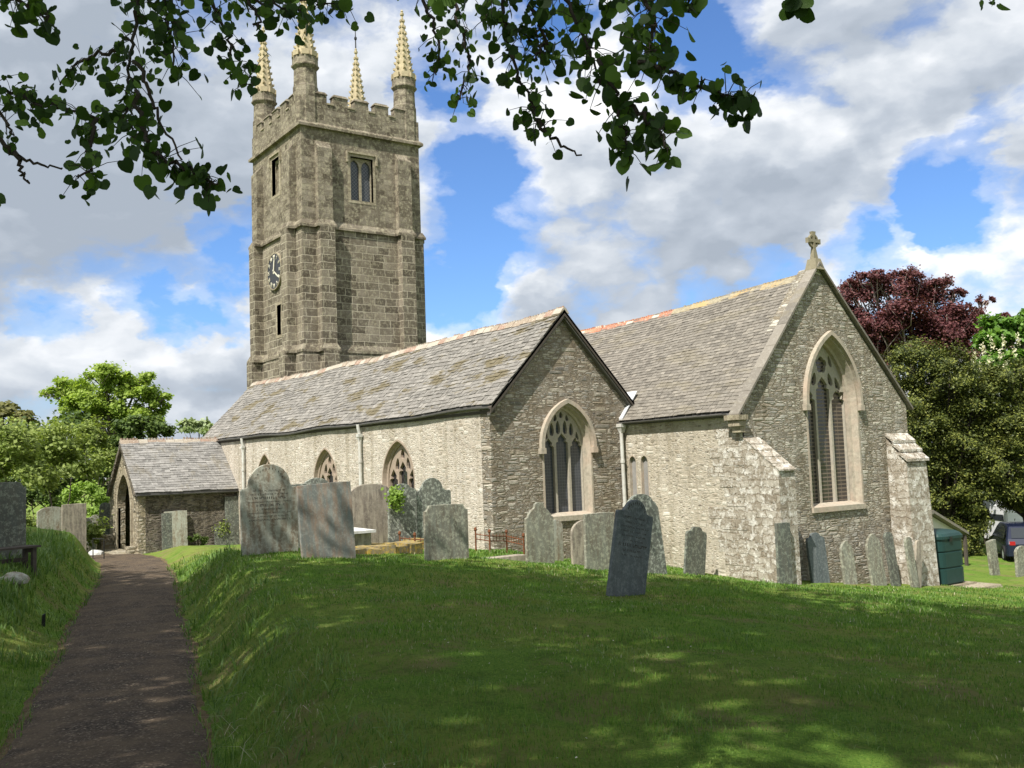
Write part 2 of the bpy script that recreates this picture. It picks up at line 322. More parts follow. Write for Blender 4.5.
def leafm(name,c1,c2,c3,trans=.35,rough=.55,patch=0):
    m,t,b=material(name); r=island(t); p=pos(t)
    c=t.ramp(r,[(0,c1),(.5,c2),(1,c3)]); n=t.noise(p,.7,3,.5); c=t.mix(t.ramp(n,[(.4,.45),(.6,0)]),c,t.mix(1,c,(.7,.78,.7),'MULTIPLY'))
    if patch:
        pn=t.noise(p,1.0,6,.66); pn2=t.noise(mapping(t,p,(1,1,1),(7,3,1)),2.6,5,.66)
        c=t.mix(t.ramp(pn,[(.54,0),(.68,.65)]),c,t.mix(r,(.18,.17,.06),(.30,.27,.11)))
        c=t.mix(t.ramp(pn2,[(.34,.65),(.48,0)]),c,t.mix(1,c,(.5,.62,.6),'MULTIPLY'))
    t.set(b,'Base Color',c); t.set(b,'Roughness',rough); t.set(b,'Specular IOR Level',.25)
    tr=t.new('ShaderNodeBsdfTranslucent',{'Color':t.mix(1,c,(1.3,1.35,.7),'MULTIPLY')})
    mx=t.new('ShaderNodeMixShader',{0:trans,1:b.outputs[0],2:tr.outputs[0]})
    t.l.new(mx.outputs[0],m.node_tree.nodes['Material Output'].inputs[0]); return m
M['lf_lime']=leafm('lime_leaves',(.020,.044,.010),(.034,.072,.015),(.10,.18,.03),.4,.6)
M['lf_oak']=leafm('fresh_oak_leaves',(.20,.29,.05),(.31,.41,.07),(.43,.52,.13),.45)
M['lf_hedge']=leafm('hedgerow_leaves',(.15,.20,.05),(.23,.29,.075),(.34,.40,.12),.4)
M['lf_dark']=leafm('dark_hedge_leaves',(.05,.085,.02),(.09,.14,.035),(.15,.21,.055),.3)
M['lf_bright']=leafm('bright_bramble_leaves',(.18,.28,.04),(.26,.38,.07),(.34,.46,.12),.35)
M['lf_beech']=leafm('copper_beech_leaves',(.07,.024,.03),(.135,.045,.05),(.23,.095,.095),.3)
M['lf_yew']=leafm('yew_foliage',(.028,.042,.011),(.09,.11,.024),(.23,.245,.05),.15)
M['lf_chest']=leafm('horse_chestnut_leaves',(.08,.17,.03),(.13,.25,.04),(.20,.34,.06),.35)
M['lf_candle']=leafm('chestnut_blossom',(.62,.56,.40),(.68,.64,.48),(.72,.68,.5),.2)
M['lf_pale']=leafm('pale_distant_leaves',(.26,.32,.16),(.33,.39,.20),(.38,.44,.26),.3)
M['bark']=plain('grey_bark',(.17,.145,.115),.95,.5,7,.9,.1,bd=.04)
M['bark_d']=plain('dark_bark',(.05,.042,.035),.95,.4,14,.6,.1,bd=.02)
M['bark_p']=plain('pale_beech_limb',(.36,.30,.27),.9,.3,5,.4,.1)
M['grass']=leafm('grass_blades',(.065,.15,.022),(.115,.23,.034),(.21,.32,.06),.35,.7,1)
M['grass_l']=leafm('long_grass_blades',(.07,.14,.03),(.12,.21,.045),(.20,.29,.09),.3,.5)
M['straw']=leafm('dry_grass_blades',(.36,.34,.22),(.45,.42,.28),(.40,.40,.25),.2,.6)
def groundm():
    m,t,b=material('lawn_ground'); p=pos(t)
    n=t.noise(p,.45,6,.62); n2=t.noise(p,3.3,6,.7); n3=t.noise(p,38,5,.75); n4=t.noise(mapping(t,p,(1,1,1),(9,4,0)),1.1,5,.65)
    c=t.ramp(n3,[(.25,(.055,.12,.02)),(.5,(.125,.23,.035)),(.75,(.24,.34,.06))])
    c=t.mix(t.ramp(n,[(.42,0),(.62,.6)]),c,(.25,.25,.07))
    c=t.mix(t.ramp(n4,[(.52,0),(.64,.75)]),c,(.22,.19,.085))
    c=t.mix(t.ramp(n2,[(.35,.5),(.5,0)]),c,(.06,.10,.02))
    t.set(b,'Base Color',c); t.set(b,'Roughness',.95); t.set(b,'Specular IOR Level',.05)
    bump(t,b,t.math('ADD',n3,t.math('MULTIPLY',n2,.6)),.9,.06); return m
M['ground']=groundm()
def pathm():
    m,t,b=material('tarmac_path'); p=pos(t); n=t.noise(p,70,4,.8); n2=t.noise(p,1.6,6,.65)
    v=t.new('ShaderNodeTexVoronoi',{'Vector':p,'Scale':48.},feature='F1')
    c=t.ramp(t.new('ShaderNodeSeparateColor',{0:v.outputs['Color']}).outputs[0],[(0,(.035,.026,.02)),(.6,(.085,.065,.048)),(.9,(.155,.12,.09)),(1,(.36,.30,.22))])
    n3=t.noise(p,9,5,.7); c=t.mix(t.ramp(n3,[(.45,0),(.62,.55)]),c,(.05,.038,.03)); c=t.mix(t.ramp(n2,[(.42,0),(.62,.65)]),c,(.17,.125,.08)); c=t.mix(t.ramp(n,[(.3,.5),(.6,0)]),c,(.04,.034,.03))
    t.set(b,'Base Color',c); t.set(b,'Roughness',.92); t.set(b,'Specular IOR Level',.15); bump(t,b,t.math('ADD',v.outputs[0],n),.8,.015); return m
M['path']=pathm()
M['tank']=plain('green_plastic',(.011,.042,.038),.5,.2,5,.08,.35,(.015,.053,.048))
M['car']=plain('dark_blue_car_paint',(.010,.014,.035),.25,.1,5,.02,.6)
M['van']=plain('white_van_paint',(.75,.76,.78),.35,.05,5,.02,.5)
M['carglass']=plain('car_glass',(.03,.035,.04),.1,.1,5,.0,.7)
M['tyre']=plain('tyre_rubber',(.02,.02,.02),.8,.2,9,.1)
M['shedw']=plain('whitewashed_shed_wall',(.66,.64,.58),.9,.2,8,.3)
M['soil']=plain('bare_soil_and_litter',(.16,.12,.07),.95,.5,18,.8,.05,(.22,.17,.09),bd=.03)

# ------------------------------------------------------------------ terrain
def tps(P,Z,lam=.02):
    P=np.array(P,float); Z=np.array(Z,float); n=len(P)
    d=np.linalg.norm(P[:,None]-P[None],axis=2); K=np.where(d>0,d*d*np.log(d+1e-12),0)+lam*np.eye(n)
    Q=np.c_[np.ones(n),P]; A=np.block([[K,Q],[Q.T,np.zeros((3,3))]])
    w=np.linalg.solve(A,np.r_[Z,0,0,0])
    def f(x,y):
        x=np.asarray(x,float); y=np.asarray(y,float)
        r=np.sqrt((x[...,None]-P[:,0])**2+(y[...,None]-P[:,1])**2)
        return (np.where(r>0,r*r*np.log(r+1e-12),0)@w[:n])+w[n]+w[n+1]*x+w[n+2]*y
    return f
GP=[(21.7,-14.5,-1.62),(25,-12,-1.6),(20,-18,-1.55),(18.6,-8.7,-1.87),(16.1,-12.0,-1.70),(12.2,-10.2,-1.72),(11.4,5,-3.3),(9.6,-3.86,-2.2),(1.8,-6.9,-1.7),(3.56,-6.34,-1.75),
(4,-3.9,-1.97),(3.2,-1.2,-2.25),(4.2,.2,-2.55),(6,.2,-2.5),(0,0,-2.3),(0,3,-2.8),(2.4,4.8,-3.1),(4.3,4.8,-3.17),(5.6,5.5,-3.3),(4.6,8,-3.55),(5.2,11.5,-3.97),(5,13,-4.12),(3.2,18.9,-4.4),
(-7,0,-2.5),(-14,0,-2.8),(-19,0,-3.05),(-20,-3,-3.15),(-6,-3,-2.35),(-3.7,-6.6,-2.1),(-10,-4,-2.75),(-24,-7,-3.3),(-32,-6,-3.2),(-45,5,-3.6),(-30,15,-4),
(-13.7,-9.0,-1.55),(-7.4,-11,-1.65),(-18.5,-9.5,-1.8),(4,-13.2,-1.85),(12,-16,-1.9),(8,-22,-1.6),(-10,-20,-1.4),(-24,-12,-2.2),(-40,-14,-2.3),
(30,5,-3.6),(14,20,-4.6),(-5,35,-4.8),(30,-30,-1.4),(60,-10,-3),(60,60,-6),(-60,-50,-1.5),(-80,40,-5),(20,-80,-1)]
_up_=tps([g[:2] for g in GP],[g[2] for g in GP])
PATH=np.array([(24.5,-15.6,-1.66),(20.6,-14.75,-1.72),(17,-13.8,-2.0),(13.1,-12.65,-2.32),(9.6,-11.75,-2.48),(6.2,-10.8,-2.6),(1.9,-9.8,-2.72),(-2.5,-8.6,-2.8),(-8.1,-7.1,-2.92),(-15.9,-5.35,-3.06),(-22,-5.2,-3.18),(-23.5,-5.2,-3.2)])
PW=np.array([.75,.75,.75,.78,.84,.90,.95,.97,.97,1.0,1.2,1.3])
_seg=np.sqrt((np.diff(PATH[:,:2],axis=0)**2).sum(1)); _cum=np.r_[0,np.cumsum(_seg)]
_ts=np.linspace(0,_cum[-1],160)
PF=np.c_[[np.interp(_ts,_cum,PATH[:,k]) for k in range(3)]].T; PFW=np.interp(_ts,_cum,PW)
for _ in range(4):
    PF[1:-1]=(PF[:-2]+PF[1:-1]*2+PF[2:])/4
_T=np.gradient(PF[:,:2],axis=0); _T/=np.linalg.norm(_T,axis=1)[:,None]
def pathinfo(x,y):
    x=np.asarray(x,float); y=np.asarray(y,float); sh=x.shape; x=x.ravel(); y=y.ravel()
    out=[]
    for i in range(0,len(x),20000):
        d=(x[i:i+20000,None]-PF[:,0])**2+(y[i:i+20000,None]-PF[:,1])**2; k=d.argmin(1)
        dx=x[i:i+20000]-PF[k,0]; dy=y[i:i+20000]-PF[k,1]
        lat=-(dx*_T[k,1]-dy*_T[k,0])            # >0 on the left while walking to the porch
        out.append(np.c_[np.sqrt(d.min(1)),PF[k,2],PFW[k],-lat])
    o=np.concatenate(out); return [o[:,j].reshape(sh) for j in range(4)]
def smooth(a): a=np.clip(a,0,1); return a*a*(3-2*a)
def gz(x,y,rough=True):
    x=np.asarray(x,float); y=np.asarray(y,float); z=_up_(x,y)
    far=np.sqrt((x+5)**2+(y+5)**2); k=smooth((far-55)/60); z=z*(1-k)+(-4.2)*k
    d,pz,pw,lat=pathinfo(x,y)
    bw=np.where(lat>0,1.15,1.0+1.1*smooth((x+2)/8))
    w=1-smooth((d-pw*1.02)/bw); z=z*(1-w)+(pz-.03)*w
    if rough:
        a=.035*(1-smooth((far-60)/30))*np.clip((d-pw)/1.,0.1,1)
        z=z+a*(np.sin(x*1.1+.8*np.sin(y*.9))*np.cos(y*1.3+.5)+.5*np.sin(x*2.9+y*1.7)*np.cos(y*3.3-x)) 
    return z
def g(x,y): return float(gz(np.array([x]),np.array([y]))[0])
def axis(a,b,fine0,fine1,fs):
    xs=list(np.arange(fine0,fine1+fs/2,fs)); s=fs; v=fine0
    while v>a: s*=1.35; v-=s; xs.insert(0,max(v,a))
    s=fs; v=fine1
    while v<b: s*=1.35; v+=s; xs.append(min(v,b))
    return np.array(sorted(set(xs)))
gx=axis(-1500,1500,-34,28,.2); gy=axis(-1500,1500,-20,24,.2)
X,Y=np.meshgrid(gx,gy,indexing='ij'); Z=gz(X,Y)
V=np.c_[X.ravel(),Y.ravel(),Z.ravel()]; ny=len(gy); nx=len(gx)
ii,jj=np.meshgrid(np.arange(nx-1),np.arange(ny-1),indexing='ij'); k=(ii*ny+jj).ravel()
go=np_mesh('ground',V,np.c_[k,k+ny,k+ny+1,k+1],M['ground'],smooth=True); tag(go,kind='structure')
# path
NV=np.c_[-_T[:,1],_T[:,0]]; rows=[]
cr=np.linspace(-1,1,15)
for i in range(len(PF)):
    for c in cr:
        e=1+(.03*math.sin(i*.37)+.025*math.sin(i*1.13+1+c)+.02*math.sin(i*2.9*(1 if c>0 else .8)))
        xy=PF[i,:2]+NV[i]*c*PFW[i]*e*1.03
        rows.append((xy[0],xy[1],PF[i,2]+.028-.035*abs(c)**4))
_er=[(PF[i,0]+NV[i][0]*c*PFW[i]*1.0,PF[i,1]+NV[i][1]*c*PFW[i]) for i in range(0)]
n=len(cr); ii,jj=np.meshgrid(np.arange(len(PF)-1),np.arange(n-1),indexing='ij'); k=(ii*n+jj).ravel()
po=np_mesh('path',np.array(rows),np.c_[k,k+n,k+n+1,k+1],M['path'],smooth=True); tag(po,kind='structure')
rows=[]
for i in range(len(PF)):
    for s_ in(-1,1):
        for q in(.92,1.0,1.09,1.18+.06*math.sin(i*1.7*s_)+.04*math.sin(i*.6)):
            x_,y_=PF[i,:2]+NV[i]*s_*q*PFW[i]; rows.append((x_,y_,g(x_,y_)+(.018 if q<1.15 else -.03)))
ii,jj=np.meshgrid(np.arange(len(PF)-1),np.array([0,1,2,4,5,6]),indexing='ij'); k=(ii*8+jj).ravel()
eo=np_mesh('path_edge',np.array(rows),np.c_[k,k+8,k+9,k+1],M['soil'],smooth=True); tag(eo,kind='structure')
def hit(px,py):
    r=ray(px,py); s=2.0; prev=s
    while s<200:
        p=CAM+r*s
        if p.z<g(p.x,p.y): break
        prev=s; s+=.25
    for _ in range(14):
        mid=(prev+s)/2; p=CAM+r*mid
        if p.z<g(p.x,p.y): s=mid
        else: prev=mid
    return CAM+r*s
def depth(p): return (Vector(p)-CAM).dot(FWD)
#@@PART2
# ------------------------------------------------------------------ the church
church=empty('church',(-10,5,-3)); tag(church,'old stone parish church with a tall pinnacled tower, south aisle, porch and slate roofs','church')
def MX(X): return lambda u,z,d:(X+d,u,z)      # plane facing +x ; u = y
def MY(Y): return lambda u,z,d:(u,Y-d,z)      # plane facing -y ; u = x
def arch(c,a,zs,zp,rise,n=10,bottom=True):     # pointed arch outline, sill -> spring -> apex -> spring -> sill
    Rr=(a*a+rise*rise)/(2*a); pts=[]
    if bottom: pts.append((c-a,zs))
    th=math.acos(max(-1,min(1,(Rr-a)/Rr)))
    for i in range(n+1):
        an=th*i/n; pts.append((c-a+Rr-Rr*math.cos(an), zp+Rr*math.sin(an)))
    for i in range(n-1,-1,-1):
        an=th*i/n; pts.append((c+a-Rr+Rr*math.cos(an), zp+Rr*math.sin(an)))
    if bottom: pts.append((c+a,zs))
    return pts
def ring(mb,c,a0,a1,zs,zp,rise,M_,d0,d1,n=12,bottom=True):
    g_=a1-a0; o=arch(c,a1,zs,zp,rise+g_*1.1,n,bottom); i=arch(c,a0,zs,zp,rise,n,bottom)
    m=len(o); vs=[M_(*p,d0) for p in o]+[M_(*p,d0) for p in i]+[M_(*p,d1) for p in o]+[M_(*p,d1) for p in i]
    fs=[]
    for k in range(m-1):
        fs+=[(k,k+1,m+k+1,m+k),(2*m+k,3*m+k,3*m+k+1,2*m+k+1),(k,2*m+k,2*m+k+1,k+1),(m+k,m+k+1,3*m+k+1,3*m+k)]
    fs+=[(0,m,3*m,2*m),(m-1,2*m-1+0*m+0,4*m-1,3*m-1)]
    mb.add(vs,fs)
def gothic(M_,c,a,zs,zp,rise,lights,style,gl,ms,ring_w=.16,splay=.14,rec=.34,hood=True,dmat=None,tm=None):
    dmat=dmat or M['dressw']; tm=tm or M['trac']; ai=a-splay; ri=rise-splay*1.1
    b=MB(); ring(b,c,a,a+ring_w,zs,zp,rise,M_,.012,-.30)
    o=arch(c,a,zs,zp,rise,12); i_=arch(c,ai,zs,zp,ri,12)
    # two-step splayed reveal
    mid=arch(c,(a+ai)/2+.01,zs,zp,(rise+ri)/2+.01,12); d1=-rec*.5
    b.loft([M_(*p,.012) for p in o],[M_(*p,d1) for p in mid]); b.loft([M_(*p,d1) for p in mid],[M_(*p,d1-.03) for p in i_]); b.loft([M_(*p,d1-.03) for p in i_],[M_(*p,-rec-.2) for p in i_])
    w=b.build('window',dmat,church,recalc=False)
    t=MB(); holes=[]
    mw=.04; lw=(2*ai-(lights-1)*mw*2-.06)/lights
    zl=zp-.02
    for k in range(lights):
        cc=c-ai+.03+lw/2+k*(lw+2*mw); off=abs(cc-c)/ai
        top=zl+(rise*.18 if style!='perp' else rise*.05)*(1-off)-.12*off
        h=lw/2
        # cusped (trefoil) head
        hd=[(cc-h,zs+.05),(cc-h,top),(cc-h*.98,top+h*.35),(cc-h*.62,top+h*.5),(cc-h*.72,top+h*.85),(cc-h*.35,top+h*1.25),(cc,top+h*1.6),(cc+h*.35,top+h*1.25),(cc+h*.72,top+h*.85),(cc+h*.62,top+h*.5),(cc+h*.98,top+h*.35),(cc+h,top),(cc+h,zs+.05)]
        holes.append(hd)
    def foil(cx,cz,r,n,rot=0.):
        pts=[]
        for i in range(n*6):
            an=rot+2*PI*i/(n*6); q=r*(.80+.20*abs(math.cos(n*(an-rot)/2))) ; pts.append((cx+q*math.sin(an),cz+q*math.cos(an)))
        return pts
    def drop(cx,cz,w_,h_,lean=0.):
        return [(cx+w_*math.sin(a_)*(1-.35*math.cos(a_))+lean*math.cos(a_)*h_,cz+h_*math.cos(a_)) for a_ in [2*PI*i/14 for i in range(14)]]
    if style=='geo':
        holes.append(foil(c,zp+rise*.60,ai*.25,5)); holes.append(drop(c-ai*.36,zp+rise*.38,ai*.10,rise*.10,.25)); holes.append(drop(c+ai*.36,zp+rise*.38,ai*.10,rise*.10,-.25))
        holes.append(drop(c-ai*.68,zp+rise*.30,ai*.10,rise*.12,.3)); holes.append(drop(c+ai*.68,zp+rise*.30,ai*.10,rise*.12,-.3))
        holes.append(drop(c-ai*.40,zp+rise*.66,ai*.07,rise*.09,.3)); holes.append(drop(c+ai*.40,zp+rise*.66,ai*.07,rise*.09,-.3))
    elif style=='perp':
        for sgn in(-1,1):
            holes.append(drop(c+sgn*ai*.17,zp+rise*.47,ai*.10,rise*.17)); holes.append(drop(c+sgn*ai*.47,zp+rise*.42,ai*.10,rise*.16)); holes.append(drop(c+sgn*ai*.74,zp+rise*.24,ai*.07,rise*.12,-.1*sgn))
            holes.append(drop(c+sgn*ai*.28,zp+rise*.70,ai*.07,rise*.08,-.2*sgn))
        holes.append(drop(c,zp+rise*.78,ai*.08,rise*.08))
    elif style=='s3':
        for sgn in(-1,1): holes.append(drop(c+sgn*ai*.38,zp+rise*.43,ai*.13,rise*.16,-.15*sgn))
        holes.append(drop(c,zp+rise*.68,ai*.13,rise*.13))
    t.plate(arch(c,ai+.02,zs-.02,zp,ri+.02,12),holes,M_,-rec+.04,-rec-.08)
    t.build('tracery',tm,w)
    gg=MB(); gg.add([M_(*p,-rec-.05) for p in arch(c,ai+.01,zs,zp,ri,12)],[tuple(range(27))]); gg.build('glass',gl,w)
    s=MB(); s.plate([(c-a-.06,zs-.14),(c+a+.06,zs-.14),(c+a+.06,zs-.0),(c-a-.06,zs-.0)],[],M_,.07,-.02)
    s.add([M_(c-a,zs,.07),M_(c+a,zs,.07),M_(c+ai+.04,zs+.09,-rec+.02),M_(c-ai-.04,zs+.09,-rec+.02)],[(0,1,2,3)]); s.build('sill',dmat,w,recalc=False)
    if hood:
        h=MB(); ring(h,c,a+ring_w-.02,a+ring_w+.09,zp-.05,zp,rise+ring_w,M_,.13,.0,bottom=True)
        for sg in(-1,1):
            u=c+sg*(a+ring_w+.035); h.plate([(u-.09,zp-.2),(u+.09,zp-.2),(u+.09,zp-.04),(u-.09,zp-.04)],[],M_,.14,0)
        h.build('hood_mould',dmat,w)
    return o
# ---- south aisle
LA=24.87; zb=-4.2
rz=lambda y:1.567+1.0496*y if y<=2.6 else 4.296-1.0496*(y-2.6)
XW=-.10; YW=.05
wins=[(-5.35,1.02,.95),(-10.8,1.0,.87),(-16.7,.9,.84)]
holes=[]
for c,a,top in wins: holes.append(gothic(MY(YW),c,a,-1.55,top-1.42,1.28,3,'s3',M['glassd'],None,.05,.10,.22,hood=False,dmat=M['dressb'],tm=M['dressb'])[::1])
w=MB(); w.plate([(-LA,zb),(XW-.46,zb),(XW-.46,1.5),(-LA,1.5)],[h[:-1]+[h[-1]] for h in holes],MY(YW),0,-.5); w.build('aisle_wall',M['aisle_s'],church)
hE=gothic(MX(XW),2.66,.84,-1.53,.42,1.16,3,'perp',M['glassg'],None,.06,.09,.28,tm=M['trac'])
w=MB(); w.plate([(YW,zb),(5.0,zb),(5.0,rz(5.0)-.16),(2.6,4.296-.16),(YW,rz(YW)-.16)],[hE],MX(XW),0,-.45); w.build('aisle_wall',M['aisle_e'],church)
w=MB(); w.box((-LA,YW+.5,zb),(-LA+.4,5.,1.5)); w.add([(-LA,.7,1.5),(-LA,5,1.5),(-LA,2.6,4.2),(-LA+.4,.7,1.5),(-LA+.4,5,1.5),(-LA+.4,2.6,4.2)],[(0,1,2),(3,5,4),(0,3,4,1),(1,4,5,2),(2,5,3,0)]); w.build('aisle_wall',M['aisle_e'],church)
def slates(mb,P0,U,V,lu,lv,gauge,wmin,wmax,sag=None,thick=.016,rnd=.012):
    P0,U,V=Vector(P0),Vector(U).normalized(),Vector(V).normalized(); N=U.cross(V).normalized()
    if N.z<0: N=-N
    n=int(lv/gauge); rr=random.Random(5)
    for j in range(n):
        gau=gauge; v0=j*gau; v1=min(v0+gau*1.9,lv+.02); u=-rr.random()*wmax
        while u<lu:
            wd=rr.uniform(wmin,wmax); ua,ub=max(u,-.02)+.004,min(u+wd,lu+.02)-.004; u+=wd
            if ub-ua<.03: continue
            j0=rr.uniform(-.03,.02)*gauge*2 if rnd>.01 else 0; h0=.035+rr.uniform(0,rnd); tw=rr.uniform(-rnd,rnd)*.7
            def q(a,b,h):
                s_=sag(a/lu,b/lv) if sag else 0
                p=P0+U*a+V*b+N*h; p.z+=s_; return p
            va=v0+j0
            mb.hexa([q(ua,va,h0-thick),q(ub,va,h0-thick+tw),q(ub,v1,.002),q(ua,v1,.002),q(ua,va,h0),q(ub,va,h0+tw),q(ub,v1,.014),q(ua,v1,.014)])
sagA=lambda a,b:-.13*math.sin(PI*a)*(.4+.6*b)+.025*math.sin(a*19+b*3)+.02*math.sin(b*9+a*31)
aroof=MB()
for (ya,za,yb,zb_) in ((0,1.567,2.6,4.296),(5.2,1.567,2.6,4.296)):
    N=60
    for k in range(N):
        x0=-LA+ (LA+.10)*k/N; x1=-LA+(LA+.10)*(k+1)/N; a0,a1=1-k/N,1-(k+1)/N
        s=lambda a,b:sagA(a,b)
        aroof.hexa([(x0,ya,za-.09+s(a0,0)),(x1,ya,za-.09+s(a1,0)),(x1,yb,zb_-.10+s(a1,1)),(x0,yb,zb_-.10+s(a0,1)),(x0,ya,za+s(a0,0)-.005),(x1,ya,za+s(a1,0)-.005),(x1,yb,zb_+s(a1,1)-.005),(x0,yb,zb_+s(a0,1)-.005)])
ar=aroof.build('aisle_roof',M['gutter'],church)
sl=MB(); slates(sl,(.10,0,1.567),(-1,0,0),(0,2.6,2.729),LA+.1,3.769,.165,.16,.40,sagA,.018,.018); sl.build('slate_covering',M['slate'],ar)
def ridge(name_parent,x0,x1,y,z,mat,sag=None,crest=True,ln=.42,axis='x',gap=.0,h=.10):
    b=MB(); n=int(abs(x1-x0)/ln)
    for k in range(n):
        a=x0+(x1-x0)*k/n; c=x0+(x1-x0)*(k+1)/n-.01*np.sign(x1-x0); f=abs(k/n); zz=z+(sag(f,1) if sag else 0)+random.uniform(-.012,.012)
        prof=[(-.17,-.16),(-.15,-.13),(-.05,.0),(0,.025),(.05,.0),(.15,-.13),(.17,-.16)]
        P=[(u,zz+.06+v) for u,v in prof]; m_=len(P)
        mk=(lambda t_,u,v:(t_,y+u,v)) if axis=='x' else (lambda t_,u,v:(y+u,t_,v))
        b.add([mk(a,*p) for p in P]+[mk(c,*p) for p in P],[(i,i+1,m_+i+1,m_+i) for i in range(m_-1)]+[tuple(range(m_)),tuple(range(2*m_-1,m_-1,-1))])
        if crest and random.random()<crest:
            q=3
            for i in range(q):
                s0=a+(c-a)*(i+.18)/q; s1=a+(c-a)*(i+.82)/q
                lo_,hi=zz+.06,zz+.08+h*random.uniform(.7,1)
                b.hexa([mk(s0,-.02,lo_),mk(s1,-.02,lo_),mk(s1,.02,lo_),mk(s0,.02,lo_),mk(s0,-.012,hi),mk(s1,-.012,hi),mk(s1,.012,hi),mk(s0,.012,hi)])
    return b.build('ridge_tiles',mat,name_parent,recalc=False)
ridge(ar,.10,-LA,2.6,4.29,M['tile'],sagA,.7,.40,h=.045)
# verge boards on the aisle gable
b=MB()
for (y0,z0,y1,z1) in((-.04,1.52,2.6,4.30),(5.22,1.55,2.6,4.30)):
    b.hexa([(XW+.02,y0,z0-.17),(.10,y0,z0-.17),(.10,y1,z1-.17),(XW+.02,y1,z1-.17),(XW+.02,y0,z0-.01),(.10,y0,z0-.01),(.10,y1,z1-.01),(XW+.02,y1,z1-.01)])
b.build('verge_board',M['wood'],ar)
b=MB()
for (y0,z0,y1,z1) in((-.04,1.40,2.6,4.14),(5.1,1.55,2.6,4.14)):
    b.hexa([(XW+.015,y0,z0-.10),(.06,y0,z0-.10),(.06,y1,z1-.07),(XW+.015,y1,z1-.07),(XW+.015,y0,z0-.04),(.06,y0,z0-.04),(.06,y1,z1),(XW+.015,y1,z1)])
b.build('verge_fillet',M['gutter'],ar)
# soffit + gutter
b=MB(); b.box((-LA,.02,1.36),(-.05,.2,1.44)); b.build('soffit',M['wood'],ar)
def gutter(P0,P1,r,mat,par,n=24,sag=None):
    P0,P1=Vector(P0),Vector(P1); b=MB(); rings=[]; D=(P1-P0).normalized(); side=D.cross(Vector((0,0,1))).normalized()
    for k in range(n+1):
        p=P0.lerp(P1,k/n); z=sag(k/n) if sag else 0
        rings.append([p+side*(r*math.cos(a))+Vector((0,0,-r*math.sin(a)+z)) for a in [PI*i/6 for i in range(7)]]+[p+side*((r-.012)*math.cos(a))+Vector((0,0,-(r-.012)*math.sin(a)+z)) for a in [PI*i/6 for i in range(6,-1,-1)]])
    m=14; vs=[v for q in rings for v in q]; fs=[(k*m+i,k*m+(i+1)%m,(k+1)*m+(i+1)%m,(k+1)*m+i) for k in range(n) for i in range(m)]+[tuple(range(m)),tuple(range(n*m+m-1,n*m-1,-1))]
    b.add(vs,fs); return b.build('gutter',mat,par)
gutter((.08,-.06,1.51),(-LA,-.06,1.51),.055,M['gutter'],ar,40,lambda f:sagA(f,0))
def downpipe(pts,r,hop=None,shoe=None):
    b=MB(); b.tube(pts,r,10)
    for k in (.25,.6,.9):
        p=Vector(pts[-2]).lerp(Vector(pts[-1]),k); b.tube([p-Vector((0,0,.05)),p+Vector((0,0,.05))],r*1.3,10)
    o=b.build('downpipe',M['pipe'],church,smooth=False)
    if hop:
        h=MB(); x,y,z,s=hop; h.hexa([(x-s*.5,y-s*.5,z-.2),(x+s*.5,y-s*.5,z-.2),(x+s*.5,y+s*.5,z-.2),(x-s*.5,y+s*.5,z-.2),(x-s*.85,y-s*.85,z-.04),(x+s*.85,y-s*.85,z-.04),(x+s*.85,y+s*.7,z-.04),(x-s*.85,y+s*.7,z-.04)])
        h.box((x-s*.98,y-s*.98,z-.04),(x+s*.98,y+s*.72,z+.06)); h.build('hopper',M['pipe'],o)
    return o
downpipe([(-7.75,-.12,1.46),(-7.75,-.10,1.3),(-7.75,-.06,1.12),(-7.75,-.06,-2.4)],.06,(-7.75,-.06,1.08,.09))
downpipe([(-18.9,-.12,1.46),(-18.9,-.10,1.3),(-18.9,-.06,1.12),(-18.9,-.06,-2.9)],.06,(-18.9,-.06,1.08,.08))
# ---- nave and chancel
CX=4.5; CY=4.80; yc=8.223; zr=5.06; zg=5.30
cz=lambda y:1.13+(zg-1.13)*(y-4.66)/(yc-4.66) if y<yc else zg-(zg-1.22)*(y-yc)/(12.22-yc)
sagX=lambda x:-min(.32,max(0,(4.5-x)*.045))
hC=gothic(MX(CX),8.54,1.10,-1.5,1.35,1.86,3,'geo',M['glassm'],None,.07,.12,.34,tm=M['trac'])
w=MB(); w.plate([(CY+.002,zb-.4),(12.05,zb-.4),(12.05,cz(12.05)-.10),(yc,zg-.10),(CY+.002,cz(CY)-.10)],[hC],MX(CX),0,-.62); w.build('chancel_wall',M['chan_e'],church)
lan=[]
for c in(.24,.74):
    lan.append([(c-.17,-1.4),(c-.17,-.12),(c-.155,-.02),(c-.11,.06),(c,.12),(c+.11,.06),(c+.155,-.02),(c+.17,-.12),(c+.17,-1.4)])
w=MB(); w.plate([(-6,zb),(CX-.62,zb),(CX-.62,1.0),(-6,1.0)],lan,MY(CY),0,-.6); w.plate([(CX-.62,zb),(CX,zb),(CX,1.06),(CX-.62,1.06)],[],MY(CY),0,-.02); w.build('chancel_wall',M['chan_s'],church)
for c,l in zip((.24,.74),lan):
    b=MB(); sc=lambda p,k:((p[0]-c)*k+c,p[1] if p[1]<-1 else (p[1]+.12)*k-.12)
    b.plate([sc(p,1.0) for p in l],[[sc(p,.84) if p[1]>-1 else ((p[0]-c)*.84+c,p[1]+.06) for p in l]],MY(CY),.006,-.24)
    w=b.build('lancet_window',M['dressw'],church); b=MB(); b.add([(p[0],CY+.10,p[1]) for p in l],[tuple(range(len(l)))]); b.build('glass',M['glassp'],w)
w=MB(); w.box((-LA,11.5,zb-.5),(CX-.62,12.05,1.15)); w.box((-LA,CY,zb),(-LA+.5,11.5,1.2)); w.build('nave_wall',M['chan_e'],church)
